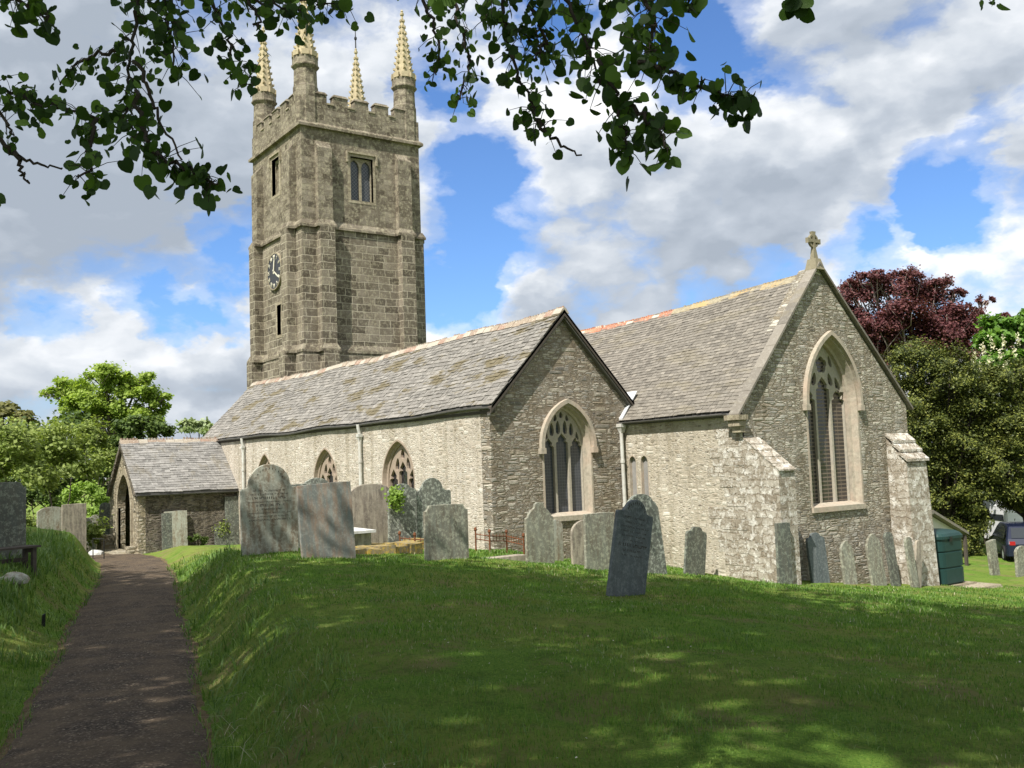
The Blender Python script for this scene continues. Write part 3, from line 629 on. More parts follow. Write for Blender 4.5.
w=MB(); w.add([(-LA,4.8,1.2),(-LA,12,1.2),(-LA,yc,5.0),(-LA+.4,4.8,1.2),(-LA+.4,12,1.2),(-LA+.4,yc,5.0)],[(0,1,2),(3,5,4),(0,3,4,1),(1,4,5,2),(2,5,3,0)]); w.build('nave_wall',M['chan_e'],church)
cr_=MB()
for(ya,za,yb,zb2) in((4.66,1.13,yc,zr),(12.22,1.22,yc,zr)):
    cr_.hexa([(-LA,ya,za-.13),(4.3,ya,za-.13),(4.3,yb,zb2-.50),(-LA,yb,zb2-.50),(-LA,ya,za-.045),(4.3,ya,za-.045),(4.3,yb,zb2-.39),(-LA,yb,zb2-.39)])
cr=cr_.build('chancel_roof',M['gutter'],church)
sagC=lambda a,b:sagX(4.28-17*a)*b-.03*math.sin(PI*min(1,a*1.3))*(.3+.7*b)+.012*math.sin(a*23+b*5)
sl=MB(); slates(sl,(4.28,4.66,1.13),(-1,0,0),(0,yc-4.66,zr-1.13),17,5.42,.135,.14,.28,sagC,.012,.0101); sl.build('slate_covering',M['slate2'],cr)
r1=ridge(cr,4.2,-1.2,yc,zr-.06,M['tile_y'],lambda f,b:sagX(4.2-5.4*f),.7,.40,h=.05); r2=ridge(cr,-1.2,-12,yc,zr-.06,M['tile_r'],lambda f,b:sagX(-1.2-10.8*f),.9,.32,h=.06)
# verge coping slabs on the chancel gable
b=MB()
for (ya,za,yb,zb2) in((4.55,1.00,yc,zg),(12.24,1.20,yc,zg)):
    n=7
    for k in range(n):
        f0,f1=k/n,(k+1)/n-.004; y0,y1=ya+(yb-ya)*f0,ya+(yb-ya)*f1; z0,z1=za+(zb2-za)*f0,za+(zb2-za)*f1; j=random.uniform(0,.015)
        b.hexa([(4.28,y0,z0-.03),(4.62,y0,z0-.03),(4.62,y1,z1-.03),(4.28,y1,z1-.03),(4.28,y0,z0+.05+j),(4.62,y0,z0+.05+j),(4.62,y1,z1+.05+j),(4.28,y1,z1+.05+j)])
b.build('gable_coping',M['slate2'],cr)
b=MB(); b.box((4.16,4.50,.90),(4.67,4.85,1.03)); b.box((4.24,4.56,.74),(4.62,4.82,.90)); b.box((4.30,4.64,.58),(4.58,4.82,.74)); b.build('kneeler',M['dress'],church)
gutter((4.2,4.60,1.08),(-.15,4.60,1.08),.055,M['gutter'],cr)
downpipe([(-.0,4.60,1.02),(.0,4.62,.85),(.0,4.66,-2.8)],.055,(.0,4.64,.98,.12))
b=MB(); b.hexa([(-.4,4.66,1.16),(.06,4.64,1.16),(.02,5.3,1.98),(-.42,5.3,1.98),(-.4,4.66,1.21),(.06,4.64,1.21),(.02,5.3,2.02),(-.42,5.3,2.02)]); b.build('lead_flashing',M['lead'],cr)
# gable cross
b=MB(); c=(4.42,yc)
b.hexa([(4.24,yc-.20,5.12),(4.63,yc-.20,5.12),(4.63,yc+.20,5.12),(4.24,yc+.20,5.12),(4.28,yc-.11,5.44),(4.56,yc-.11,5.44),(4.56,yc+.11,5.44),(4.28,yc+.11,5.44)])
b.hexa([(4.36,yc-.10,5.42),(4.5,yc-.10,5.42),(4.5,yc+.10,5.42),(4.36,yc+.10,5.42),(4.38,yc-.055,5.72),(4.48,yc-.055,5.72),(4.48,yc+.055,5.72),(4.38,yc+.055,5.72)])
cc=5.96
cross=[(yc+s*a,cc+v) for s,a,v in[(1,.05,-.25),(1,.035,-.05),(1,.12,-.04),(1,.27,-.075),(1,.27,.075),(1,.12,.04),(1,.035,.05),(1,.075,.27),(-1,.075,.27),(-1,.035,.05),(-1,.12,.04),(-1,.27,.075),(-1,.27,-.075),(-1,.12,-.04),(-1,.035,-.05),(-1,.05,-.25)]]
b.plate(cross,[],MX(4.43),.05,-.05)
oc=[(yc+.20*math.cos(a),cc+.20*math.sin(a)) for a in[2*PI*i/20 for i in range(20)]]; ic=[(yc+.145*math.cos(a),cc+.145*math.sin(a)) for a in[2*PI*i/20 for i in range(20)]]
b.plate(oc,[ic],MX(4.43),.035,-.035); b.build('gable_cross',plain('lichened_cross_stone',(.29,.26,.18),.95,.4,8,.4,.1),church)
# chancel buttresses (weathered tops)
b=MB(); b.add([(CX,4.785,-4.6),(5.62,4.785,-4.6),(5.62,5.40,-4.6),(CX,5.40,-4.6),(CX,4.785,.42),(5.60,4.785,-.42),(5.60,5.40,-.42),(CX,5.40,.42)],[(3,2,1,0),(4,5,6,7),(0,1,5,4),(1,2,6,5),(2,3,7,6),(3,0,4,7)])
bt=b.build('buttress',M['quoin_rub'],church)
b=MB()
for k in range(5):
    f0,f1=k/5,(k+1)/5; x0,x1=CX+1.10*f0,CX+1.10*f1+.05; z0,z1=.42-.84*f0,.42-.84*f1-.01
    b.hexa([(x0,4.775,z0),(x1,4.775,z1),(x1,5.41,z1),(x0,5.41,z0),(x0,4.775,z0+.035),(x1,4.775,z1+.035),(x1,5.41,z1+.035),(x0,5.41,z0+.035)])
b.build('weathering_slabs',M['quoin_rub'],bt)
b=MB(); b.add([(CX-.05,10.9,-4.8),(5.28,10.88,-4.8),(5.28,11.98,-4.8),(CX-.05,12.15,-4.8),(CX-.05,10.95,.40),(5.10,10.95,-.42),(5.10,11.95,-.42),(CX-.05,12.1,.40)],[(3,2,1,0),(4,5,6,7),(0,1,5,4),(1,2,6,5),(2,3,7,6),(3,0,4,7)])
bt=b.build('buttress',M['quoin_rub'],church)
b=MB()
for k in range(3):
    f0,f1=k/3,(k+1)/3; x0,x1=CX+.60*f0,CX+.60*f1+.06; z0,z1=.40-.82*f0,.40-.82*f1+.06
    b.hexa([(x0,10.91,z0),(x1,10.91,z1),(x1,12.02,z1),(x0,12.02,z0),(x0,10.91,z0+.08),(x1,10.91,z1+.08),(x1,12.02,z1+.08),(x0,12.02,z0+.08)])
b.build('weathering_slabs',M['quoin_rub'],bt)
# quoins
b=MB(); z=-3.9; k=0; rr=random.Random(3)
while z<.5:
    h=rr.uniform(.2,.34); x=CX; lim=CX-rr.uniform(.5,1.1)
    while x>lim:
        wd=rr.uniform(.2,.5); d=rr.uniform(.002,.014); b.box((x-wd+.012,CY-d,z+.01),(x,CY+.05,z+h-.012)); x-=wd
    z+=h
b.build('quoins',M['quoin_rub'],church)
# ---- porch
PX=-20.0; PS=-4.1; px0=-24.85; prx=-22.4
pz=lambda x:1.52-(1.52+.72)*abs(x-prx)/(PX+.12-prx) if x>prx else 1.52-(2.24)*abs(x-prx)/(prx-px0+.12)
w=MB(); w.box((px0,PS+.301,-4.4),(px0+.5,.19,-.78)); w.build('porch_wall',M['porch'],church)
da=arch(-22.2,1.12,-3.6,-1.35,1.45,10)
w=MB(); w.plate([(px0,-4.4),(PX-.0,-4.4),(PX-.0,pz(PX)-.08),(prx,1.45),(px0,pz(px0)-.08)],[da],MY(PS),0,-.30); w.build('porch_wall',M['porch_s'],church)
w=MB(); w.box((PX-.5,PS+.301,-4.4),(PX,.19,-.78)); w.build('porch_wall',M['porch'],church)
b=MB(); ring(b,-22.2,1.12,1.34,-3.3,-1.35,1.45,MY(PS),.05,-.1); pass
b.build('porch_arch',M['dress'],church)
b=MB(); b.box((-25.0,PS-.55,-3.6),(-24.1,PS-.0,-2.55)); b.box((-20.6,PS-.35,-3.6),(-20.1,PS,-2.85)); b.box((-24.2,PS-.9,-3.4),(-20.2,PS+.1,-3.12)); b.build('porch_step',M['porch_s'],church)
b=MB(); b.add([(prx,PS-.12,1.42),(prx,.6,1.42),(PX+.16,.6,-.80),(PX+.16,PS-.12,-.80),(prx,PS-.12,1.52),(prx,.6,1.52),(PX+.16,.6,-.70),(PX+.16,PS-.12,-.70)],[(3,2,1,0),(4,5,6,7),(0,1,5,4),(1,2,6,5),(2,3,7,6),(3,0,4,7)])
b.add([(prx,PS-.12,1.42),(prx,.6,1.42),(px0-.16,.6,-.80),(px0-.16,PS-.12,-.80),(prx,PS-.12,1.52),(prx,.6,1.52),(px0-.16,.6,-.70),(px0-.16,PS-.12,-.70)],[(0,1,2,3),(7,6,5,4),(4,5,1,0),(5,6,2,1),(6,7,3,2),(7,4,0,3)])
pr_=b.build('porch_roof',M['gutter'],church)
sl=MB(); dv=Vector((prx-PX-.16,0,2.22)); slates(sl,(PX+.16,PS-.14,-.70),(0,1,0),dv,4.75,dv.length,.15,.2,.46,lambda a,b:.012*math.sin(a*13+b*4),.018,.016); sl.build('slate_covering',M['slate3'],pr_)
ridge(pr_,PS-.14,.35,prx,1.5,M['tile'],None,.85,.36,axis='y',h=.09)
gutter((PX+.2,PS-.1,-.78),(PX+.2,.1,-.78),.05,M['gutter'],pr_)
b=MB(); b.hexa([(prx+.1,.13,1.50),(PX+.2,.13,-.62),(PX+.2,.2,-.62),(prx+.1,.2,1.50),(prx+.1,.10,1.57),(PX+.2,.10,-.55),(PX+.2,.2,-.50),(prx+.1,.2,1.62)]); b.build('lead_flashing',M['lead'],pr_)
b=MB(); b.plate([(px0-.12,-.80),(prx,1.47),(PX+.12,-.80),(PX-.14,-.86),(prx,1.26),(px0+.14,-.86)],[],MY(PS),.14,.0); b.build('verge_board',M['porch'],pr_)
# ---- tower
TX,TY,TS=-25.06,5.40,7.22; X0,X1,Y0,Y1=TX-TS,TX,TY,TY+TS
def seto(mb,a,z0,z1,holesE=[],holesS=[]):
    x0,x1,y0,y1=X0-a,X1+a,Y0-a,Y1+a
    mb.plate([(y0,z0),(y1,z0),(y1,z1),(y0,z1)],holesE,MX(x1),0,-.7)
    mb.plate([(x0,z0),(x1-.7,z0),(x1-.7,z1),(x0,z1)],holesS,MY(y0),0,-.7)
    mb.box((x0,y0+.7,z0),(x0+.5,y1,z1)); mb.box((x0+.5,y1-.5,z0),(x1-.7,y1,z1))
Zl,Zm,Zp=6.2,12.75,18.15
hb=[(8.28,14.4),(9.62,14.4),(9.62,16.8),(8.28,16.8)]
hs_=[(-29.25,15.2),(-28.15,15.2),(-28.15,17.25),(-29.25,17.25)]
hsl=[(-28.62,7.35),(-28.02,7.35),(-28.02,9.0),(-28.62,9.0)]
b=MB(); seto(b,.12,-4.5,Zl); tw=b.build('tower',M['tower'],church)
b=MB(); seto(b,.0,Zl,Zm,[],[hsl]); b.build('tower_wall',M['tower'],tw)
b=MB(); seto(b,-.08,Zm,Zp,[hb],[hs_]); b.box((X0+.6,Y0+.6,Zp-.6),(X1-.6,Y1-.6,Zp-.3)); b.build('tower_wall',M['tower_hi'],tw)
def course(z,a,h,pj,butt=None,slope=.22):
    b=MB()
    def block(x0,x1,y0,y1,e):
        b.hexa([(x0-e,y0-e,z-h),(x1+e,y0-e,z-h),(x1+e,y1+e,z-h),(x0-e,y1+e,z-h),(x0-e,y0-e,z),(x1+e,y0-e,z),(x1+e,y1+e,z),(x0-e,y1+e,z)])
        b.hexa([(x0-e,y0-e,z),(x1+e,y0-e,z),(x1+e,y1+e,z),(x0-e,y1+e,z),(x0,y0,z+slope),(x1,y0,z+slope),(x1,y1,z+slope),(x0,y1,z+slope)])
    block(X0-a,X1+a,Y0-a,Y1+a,pj)
    if butt:
        for (x0,x1,y0,y1) in butt: block(x0,x1,y0,y1,pj)
    return b.build('string_course',M['tower_hi'],tw)
def bfoot(pjt,w_=.82,off=.82,a=0.):
    r_=[]
    for u in(off,TS-off-w_):
        r_.append((X1,X1+pjt+a,Y0+u,Y0+u+w_)); r_.append((X0-pjt-a,X0,Y0+u,Y0+u+w_))
        r_.append((X0+u,X0+u+w_,Y0-pjt-a,Y0)); r_.append((X0+u,X0+u+w_,Y1,Y1+pjt+a))
    return r_
for fi,(pj_,z0,z1,z2) in enumerate([(.72,-4.5,Zl-.1,Zl-.1),(.50,Zl,Zm-.1,Zm-.1),(.30,Zm,16.9,17.6)]):
    for (x0,x1,y0,y1) in bfoot(pj_):
        b=MB(); ex=(x0==X1) ; 
        if x0==X1: b.hexa([(x0-.3,y0,z0),(x1,y0,z0),(x1,y1,z0),(x0-.3,y1,z0),(x0-.3,y0,z2),(x1,y0,z1),(x1,y1,z1),(x0-.3,y1,z2)])
        elif x1==X0: b.hexa([(x0,y0,z0),(x1+.3,y0,z0),(x1+.3,y1,z0),(x0,y1,z0),(x0,y0,z1),(x1+.3,y0,z2),(x1+.3,y1,z2),(x0,y1,z1)])
        elif y1==Y0: b.hexa([(x0,y0,z0),(x1,y0,z0),(x1,y1+.3,z0),(x0,y1+.3,z0),(x0,y0,z1),(x1,y0,z1),(x1,y1+.3,z2),(x0,y1+.3,z2)])
        else: b.hexa([(x0,y0-.3,z0),(x1,y0-.3,z0),(x1,y1,z0),(x0,y1,z0),(x0,y0-.3,z2),(x1,y0-.3,z2),(x1,y1,z1),(x0,y1,z1)])
        b.build('buttress',M['tower'] if fi<2 else M['tower_hi'],tw)
course(Zl,.02,.13,.14,bfoot(.52),.30); course(Zm,-.02,.12,.14,bfoot(.34),.28); course(Zp,-.04,.14,.16,None,.16)
# parapet with battlements
b=MB(); zt=19.40; pa=-.06
for (x0,x1,y0,y1) in((X1-.42+pa,X1+pa,Y0-pa,Y1+pa),(X0-pa,X0+.42-pa,Y0-pa,Y1+pa),(X0+.42,X1-.42,Y0-pa,Y0+.42-pa),(X0+.42,X1-.42,Y1-.42+pa,Y1+pa)):
    b.box((x0,y0,Zp+.1),(x1,y1,zt))
n=4; L0=1.15; step=(TS-2*L0)/(n-.0)
mer=[]
for k in range(n+1):
    c=L0+step*k; hw=.42
    mer.append((X1-.42+pa,X1+pa,Y0+c-hw,Y0+c+hw)); mer.append((X0-pa,X0+.42-pa,Y0+c-hw,Y0+c+hw)); mer.append((X0+c-hw,X0+c+hw,Y0-pa,Y0+.42-pa)); mer.append((X0+c-hw,X0+c+hw,Y1-.42+pa,Y1+pa))
for (x0,x1,y0,y1) in mer:
    h=random.uniform(-.03,.03); b.box((x0,y0,zt+.001),(x1,y1,19.92+h)); b.hexa([(x0-.05,y0-.05,19.92+h),(x1+.05,y0-.05,19.92+h),(x1+.05,y1+.05,19.92+h),(x0-.05,y1+.05,19.92+h),(x0+.06,y0+.06,20.08+h),(x1-.06,y0+.06,20.08+h),(x1-.06,y1-.06,20.08+h),(x0+.06,y1-.06,20.08+h)])
b.build('parapet',M['tower_hi'],tw)
b=MB()
for k in range(n):
    c=L0+step*(k+.5); hw=step/2-.42
    for A_ in (((X1-.46+pa,Y0+c-hw,zt),(X1+.05+pa,Y0+c+hw,zt+.09)),((X0+c-hw,Y0-pa-.05,zt),(X0+c+hw,Y0+.46-pa,zt+.09))):
        b=MB(); b.box(*A_); b.build('embrasure_coping',M['dress'],tw)
for ix,(px_,py_) in enumerate([(X1-.62,Y0+.62),(X0+.62,Y0+.62),(X1-.62,Y1-.62),(X0+.62,Y1-.62)]):
    b=MB(); rt=PI/8
    b.prism((px_,py_),[(Zp,.68),(20.3,.66),(20.4,.62),(21.25,.60),(21.32,.66),(21.42,.74),(21.50,.74),(21.55,.68),(21.95,.68)],8,rt)
    pin=b.build('pinnacle',M['tower_hi'],tw)
    b=MB()
    for k in range(8):
        a=k*PI/4+rt; r0,r1=.56,.72
        for(da_) in(-.0,):
            p=[(px_+rr_*math.cos(a+s*.26),py_+rr_*math.sin(a+s*.26)) for s,rr_ in((-1,r0),(-1,r1),(1,r1),(1,r0))]
            b.hexa([(*q,21.93) for q in p]+[(*q,22.22) for q in p])
    b.prism((px_,py_),[(21.9,.56),(22.2,.52),(25.75,.05)],8,rt); b.prism((px_,py_),[(25.70,.05),(25.78,.11),(25.88,.12),(25.94,.06),(26.0,.085),(26.12,.02)],8,rt)
    for k in range(8):
        a=k*PI/4+rt
        for j in range(9):
            z=22.45+j*.36; r_=.50*(25.75-z)/3.55+.04; s=.075-.003*j
            x=px_+r_*math.cos(a); y=py_+r_*math.sin(a); ux,uy=math.cos(a),math.sin(a)
            b.hexa([(x-uy*s-ux*.05,y+ux*s-uy*.05,z),(x-uy*s*.6+ux*s,y+ux*s*.6+uy*s,z+.05),(x+uy*s*.6+ux*s,y-ux*s*.6+uy*s,z+.05),(x+uy*s-ux*.05,y-ux*s-uy*.05,z),(x-uy*s*.7-ux*.06,y+ux*s*.7-uy*.06,z+.14),(x-uy*s*.5+ux*s*1.25,y+ux*s*.5+uy*s*1.25,z+.16),(x+uy*s*.5+ux*s*1.25,y-ux*s*.5+uy*s*1.25,z+.16),(x+uy*s*.7-ux*.06,y-ux*s*.7-uy*.06,z+.14)])
    b.build('spirelet',M['pinn'],church)
# lightning rod / flagpole on the far pinnacle
b=MB(); q=(X0+.62,Y1-.62); b.tube([(*q,25.9),(*q,27.6)],[.05,.02],6); b.prism(q,[(26.6,.03),(26.68,.09),(26.78,.09),(26.86,.03)],8); b.build('lightning_rod',M['black'],church)
# tower windows
def twin(M_,c,hw,z0,z1,n,nm='belfry_window',a=.0,gl=None):
    b=MB(); b.plate([(c-hw-.16,z0-.16),(c+hw+.16,z0-.16),(c+hw+.16,z1+.16),(c-hw-.16,z1+.16)],[[(c-hw,z0),(c+hw,z0),(c+hw,z1),(c-hw,z1)]],M_,a+.015,a-.25)
    w=b.build(nm,M['dress'],church)
    b=MB(); holes=[]; lw=(2*hw-.10-(n-1)*.14)/n
    for k in range(n):
        cc=c-hw+.05+lw/2+k*(lw+.14); h=lw/2; holes.append([(cc-h,z0+.04),(cc-h,z1-.5),(cc-h*.7,z1-.26),(cc,z1-.12),(cc+h*.7,z1-.26),(cc+h,z1-.5),(cc+h,z0+.04)])
    b.plate([(c-hw-.01,z0-.01),(c+hw+.01,z0-.01),(c+hw+.01,z1+.01),(c-hw-.01,z1+.01)],holes,M_,a-.2,a-.32); b.build('mullion',M['dress'],w)
    b=MB(); b.add([M_(c-hw,z0,a-.30),M_(c+hw,z0,a-.30),M_(c+hw,z1,a-.30),M_(c-hw,z1,a-.30)],[(0,1,2,3)]); b.build('louvre',gl or M['glass'],w)
    if n>1:
        b=MB(); b.plate([(c-hw-.26,z1-.35),(c-hw-.16,z1-.35),(c-hw-.16,z1+.16),(c+hw+.16,z1+.16),(c+hw+.16,z1-.35),(c+hw+.26,z1-.35),(c+hw+.26,z1+.28),(c-hw-.26,z1+.28)],[],M_,a+.10,a); b.build('label_mould',M['dress'],w)
twin(MX(X1-.08),8.95,.67,14.4,16.8,2); twin(MY(Y0+.08),-28.7,.55,15.2,17.25,2,gl=M['tower_hi']); twin(MY(Y0),-28.32,.30,7.35,9.0,1,'slit_window',gl=M['dress'])
# clock
def text_mesh(s,size,name,mat,parent,mw):
    cu=bpy.data.curves.new('t','FONT'); cu.body=s; cu.size=size; cu.align_x='CENTER'; cu.align_y='CENTER'; cu.extrude=.012; cu.resolution_u=2
    tmp=bpy.data.objects.new('t',cu); COL.objects.link(tmp); dg=bpy.context.evaluated_depsgraph_get(); me=bpy.data.meshes.new_from_object(tmp.evaluated_get(dg)); bpy.data.objects.remove(tmp)
    me.transform(mw); me.materials.clear(); me.materials.append(mat); return me
ck=(-28.7,Y0,10.9); Rk=1.0
b=MB(); V_=[]; n=40
b.add([(ck[0]+Rk*math.cos(2*PI*i/n),ck[1]-.10,ck[2]+Rk*math.sin(2*PI*i/n)) for i in range(n)]+[(ck[0]+Rk*math.cos(2*PI*i/n),ck[1]+.02,ck[2]+Rk*math.sin(2*PI*i/n)) for i in range(n)],[tuple(range(n)),tuple(range(2*n-1,n-1,-1))]+[(i,(i+1)%n,(i+1)%n+n,i+n) for i in range(n)])
clk=b.build('clock',plain('dark_slate_dial',(.035,.037,.045),.5,.2,6,.05,.4),church)
b=MB(); ringo=[(ck[0]+Rk*1.04*math.cos(2*PI*i/n),ck[2]+Rk*1.04*math.sin(2*PI*i/n)) for i in range(n)]; ringi=[(ck[0]+Rk*.965*math.cos(2*PI*i/n),ck[2]+Rk*.965*math.sin(2*PI*i/n)) for i in range(n)]
b.plate(ringo,[ringi],MY(Y0),.125,.0); b.build('clock_rim',M['dress'],clk)
off=wloc(clk); bmn=bmesh.new()
for i,s in enumerate(['XII','I','II','III','IIII','V','VI','VII','VIII','IX','X','XI']):
    a=PI/2-i*PI/6
    mw=Matrix.Translation(Vector((ck[0]+.78*math.cos(a),ck[1]-.113,ck[2]+.78*math.sin(a)))-off)@Matrix.Rotation(PI/2,4,'X')@Matrix.Rotation(a-PI/2,4,'Z')@Matrix.Scale(.55 if len(s)>3 else .75,4,(1,0,0))
    me=text_mesh(s,.31,'n',M['white'],clk,mw); bmn.from_mesh(me)
me=bpy.data.meshes.new('clock_numerals'); bmn.to_mesh(me); me.materials.append(M['white']); o=bpy.data.objects.new('clock_numerals',me); COL.objects.link(o); o.parent=clk
def hand(ang,L,wd):
    b=MB(); a=R(90-ang); u=Vector((math.cos(a),0,math.sin(a))); v=Vector((-u.z,0,u.x)); c=Vector(ck)+Vector((0,-.15,0))
    P=[c-u*.15-v*wd,c-u*.15+v*wd,c+u*L*.75+v*wd*1.1,c+u*L,c+u*L*.75-v*wd*1.1]
    b.add([tuple(p) for p in P]+[tuple(p+Vector((0,.02,0))) for p in P],[(0,1,2,3,4),(9,8,7,6,5)]+[(i,(i+1)%5,(i+1)%5+5,i+5) for i in range(5)]); b.build('clock_hand',M['white'],clk)
hand(9,.70,.05); hand(122,.86,.035)
#@@PART3
# ------------------------------------------------------------------ gravestones
def hshape(kind,w,h):
    a=w/2; P=[]
    def arcp(cx,cz,r,a0,a1,n=9): return [(cx+r*math.cos(R(a0+(a1-a0)*i/n)),cz+r*math.sin(R(a0+(a1-a0)*i/n))) for i in range(n+1)]
    if kind=='flat': return [(-a,0),(a,0),(a,h-.01),(a*.4,h),(-a*.5,h-.012),(-a,h-.02)]
    if kind=='round': return [(-a,0),(a,0)]+[(a*math.cos(R(t_)),h-a*.75+a*.75*math.sin(R(t_))) for t_ in range(0,181,15)]
    if kind=='segment': return [(-a,0),(a,0),(a,h-.17)]+[(a*.92*math.cos(R(t_)),h-.17+.17*math.sin(R(t_))) for t_ in range(10,171,16)]+[(-a,h-.17)]
    if kind=='shoulder': # shoulders and a central arch
        r=a*.58; return [(-a,0),(a,0),(a,h-r*1.05-.03),(a*.97,h-r*1.05),(a*.70,h-r*1.0)]+[(r*math.cos(R(t_)),h-r+r*math.sin(R(t_))) for t_ in range(8,173,15)]+[(-a*.70,h-r*1.0),(-a*.97,h-r*1.05),(-a,h-r*1.05-.03)]
    if kind=='bigarch': # small shoulder, wide arch (tall pale stone)
        r=a*.72; z0=h-r*.95; return [(-a,0),(a,0),(a,z0-.16),(a*.97,z0-.10),(a*.80,z0-.08)]+[(r*math.cos(R(t_))*(1.02),z0-.02+r*.98*math.sin(R(t_))) for t_ in range(2,179,11)]+[(-a*.80,z0-.08),(-a*.97,z0-.10),(-a,z0-.16)]
    if kind=='ogee': return [(-a,0),(a,0),(a,h-.36),(a*.86,h-.33),(a*.78,h-.27),(a*.62,h-.20),(a*.36,h-.13),(a*.30,h-.05),(a*.14,h-.01),(-a*.14,h-.01),(-a*.30,h-.05),(-a*.36,h-.13),(-a*.62,h-.20),(-a*.78,h-.27),(-a*.86,h-.33),(-a,h-.36)]
    if kind=='gothic': return [(-a,0),(a,0),(a,h-a*1.25),(a*.92,h-a*.85),(a*.68,h-a*.45),(a*.36,h-a*.15),(0,h),(-a*.36,h-a*.15),(-a*.68,h-a*.45),(-a*.92,h-a*.85),(-a,h-a*1.25)]
    if kind=='notch': return [(-a,0),(a,0),(a,h-.12),(a*.92,h-.115),(a*.84,h-.07),(a*.80,h-.005),(0,h+.01),(-a*.80,h),(-a*.84,h-.06),(-a*.92,h-.11),(-a,h-.12)]
    if kind=='scroll': return [(-a,0),(a,0),(a,h-.20),(a*.9,h-.13),(a*.55,h-.10),(a*.42,h-.03),(a*.15,h),(-a*.15,h),(-a*.42,h-.03),(-a*.55,h-.10),(-a*.9,h-.13),(-a,h-.20)]
    if kind=='trap': return [(-a,0),(a,0),(a*.86,h-.35),(a*.72,h-.22)]+[(a*.62*math.cos(R(t_)),h-.22+.22*math.sin(R(t_))) for t_ in range(12,169,12)]+[(-a*.72,h-.22),(-a*.86,h-.35)]
def headstone(label,base,w,h,kind,mat,yaw=0,side=0,back=0,th=.075,ins=None,group='slate headstones in the churchyard',sink=.12):
    """slab facing +x, u along y; side = lean to the north(+), back = lean backwards"""
    bm=bmesh.new(); out=hshape(kind,w,h+sink); out=[(u,z-sink) for u,z in out]
    vs=[bm.verts.new((th/2,u,z)) for u,z in out]; f=bm.faces.new(vs)
    ex=bmesh.ops.extrude_face_region(bm,geom=[f]); bmesh.ops.translate(bm,verts=[v for v in ex['geom'] if isinstance(v,bmesh.types.BMVert)],vec=(-th,0,0))
    bmesh.ops.recalc_face_normals(bm,faces=bm.faces)
    bmesh.ops.bevel(bm,geom=[e for e in bm.edges if abs(e.verts[0].co.x-e.verts[1].co.x)<1e-5],offset=.007,segments=1,affect='EDGES')
    me=bpy.data.meshes.new('headstone'); bm.to_mesh(me); bm.free(); me.materials.append(mat)
    o=bpy.data.objects.new('headstone',me); COL.objects.link(o); o.location=base
    o.rotation_euler=(R(-side),R(-back),R(yaw)); tag(o,label,'headstone',group)
    if ins:
        b=MB(); rr=random.Random(int(w*1000)+ins)
        z=h*.80 if kind!='bigarch' else h*.70; lw=w*.80
        if kind in('bigarch','shoulder'):
            r=w*.26; zc=h-w*.34
            for k in range(11):
                a=R(155-k*13); b.box((th/2+.0008,0,0),(th/2+.002,.001,.001))
                c=(r*math.cos(a),zc+r*math.sin(a)); s=.018
                b.hexa([(th/2+.0006,-c[0]*-1-s*.35,c[1]-s),(th/2+.002,-c[0]*-1-s*.35,c[1]-s),(th/2+.002,c[0]+s*.35,c[1]-s),(th/2+.0006,c[0]+s*.35,c[1]-s),(th/2+.0006,c[0]-s*.35,c[1]+s),(th/2+.002,c[0]-s*.35,c[1]+s),(th/2+.002,c[0]+s*.35,c[1]+s),(th/2+.0006,c[0]+s*.35,c[1]+s)])
        for ln in range(ins):
            hh=rr.choice([.026,.034,.05]); half=lw/2*rr.uniform(.55,.98); u=-half
            while u<half:
                lw_=rr.uniform(.008,.02)*(hh/.024)
                if rr.random()<.84:
                    if rr.random()<.5: b.box((th/2-.004,u,z-hh/2),(th/2+.0015,u+lw_*.4,z+hh/2))
                    else:
                        zz=z+rr.choice([-1,0,1])*hh*.35; b.box((th/2-.004,u,zz-hh*.16),(th/2+.0015,u+lw_,zz+hh*.16))
                        b.box((th/2-.004,u,z-hh/2),(th/2+.0012,u+lw_*.25,z+hh/2))
                u+=lw_+rr.uniform(.004,.008)
            z-=hh*.5+.06
        i=b.build('inscription',M['incis'],None,recalc=False); i.parent=o
    return o
def hs(label,xl,xr,yb,yt,kind,mat,X=None,d=None,**kw):
    """from the photo: left/right edge, base row and top row; distance from where the foot meets the turf"""
    xc=(xl+xr)/2
    if X is not None: p=on_x(xc,yb,X); p.z=g(p.x,p.y)
    elif d is not None: p=at(xc,yb,d); p.z=g(p.x,p.y)
    else: p=hit(xc,yb)
    dp=depth(p); h=(at(xc,yt,dp)-Vector(p)).dot(UP)/1.0
    w=(xr-xl)*dp/F/.80-.045
    return headstone(label,p,w,h,kind,mat,**kw)
hs('tall pale grey headstone with round head and carved lines, nearest the path end',246,294,553,464,'bigarch',M['h_pale'],ins=9,yaw=-3,th=.08)
hs('lichened flat headstone tucked behind the tall pale grey one',288,312,546,484,'flat',M['h_lich'],d=22.3,yaw=-4)
hs('leaning blotched slate slab with flat top and brown patch',305,353,558,483,'flat',M['h_blot'],side=-2,back=3,th=.07)
hs('rounded lichened headstone just showing above the leaning blotched slab',304,331,546,478,'round',M['h_lich'],d=24.5)
hs('wide brown streaked headstone with low curved top behind the mossy ledger',353,390,536,484,'segment',M['h_brown'],d=24.6)
ivs=hs('dark headstone with green ivy on its upper left corner',389,416,538,484,'scroll',M['h_lich'],d=24.4,side=1)
hs('dark lichened headstone with rounded head and square shoulders right of the ivy',415,451,538,478,'shoulder',M['h_lich'],d=25.0)
hs('short square grey headstone with notched corners, in front of the aisle corner',426,468,559,505,'notch',M['h_mid'])
hs('grey headstone with ogee pointed head beside the aisle east window',526,555,561,502,'ogee',M['h_mid'],d=22.0)
hs('narrow grey headstone half hidden behind the ogee pointed one',548,564,560,520,'round',M['h_pale'],d=24.2)
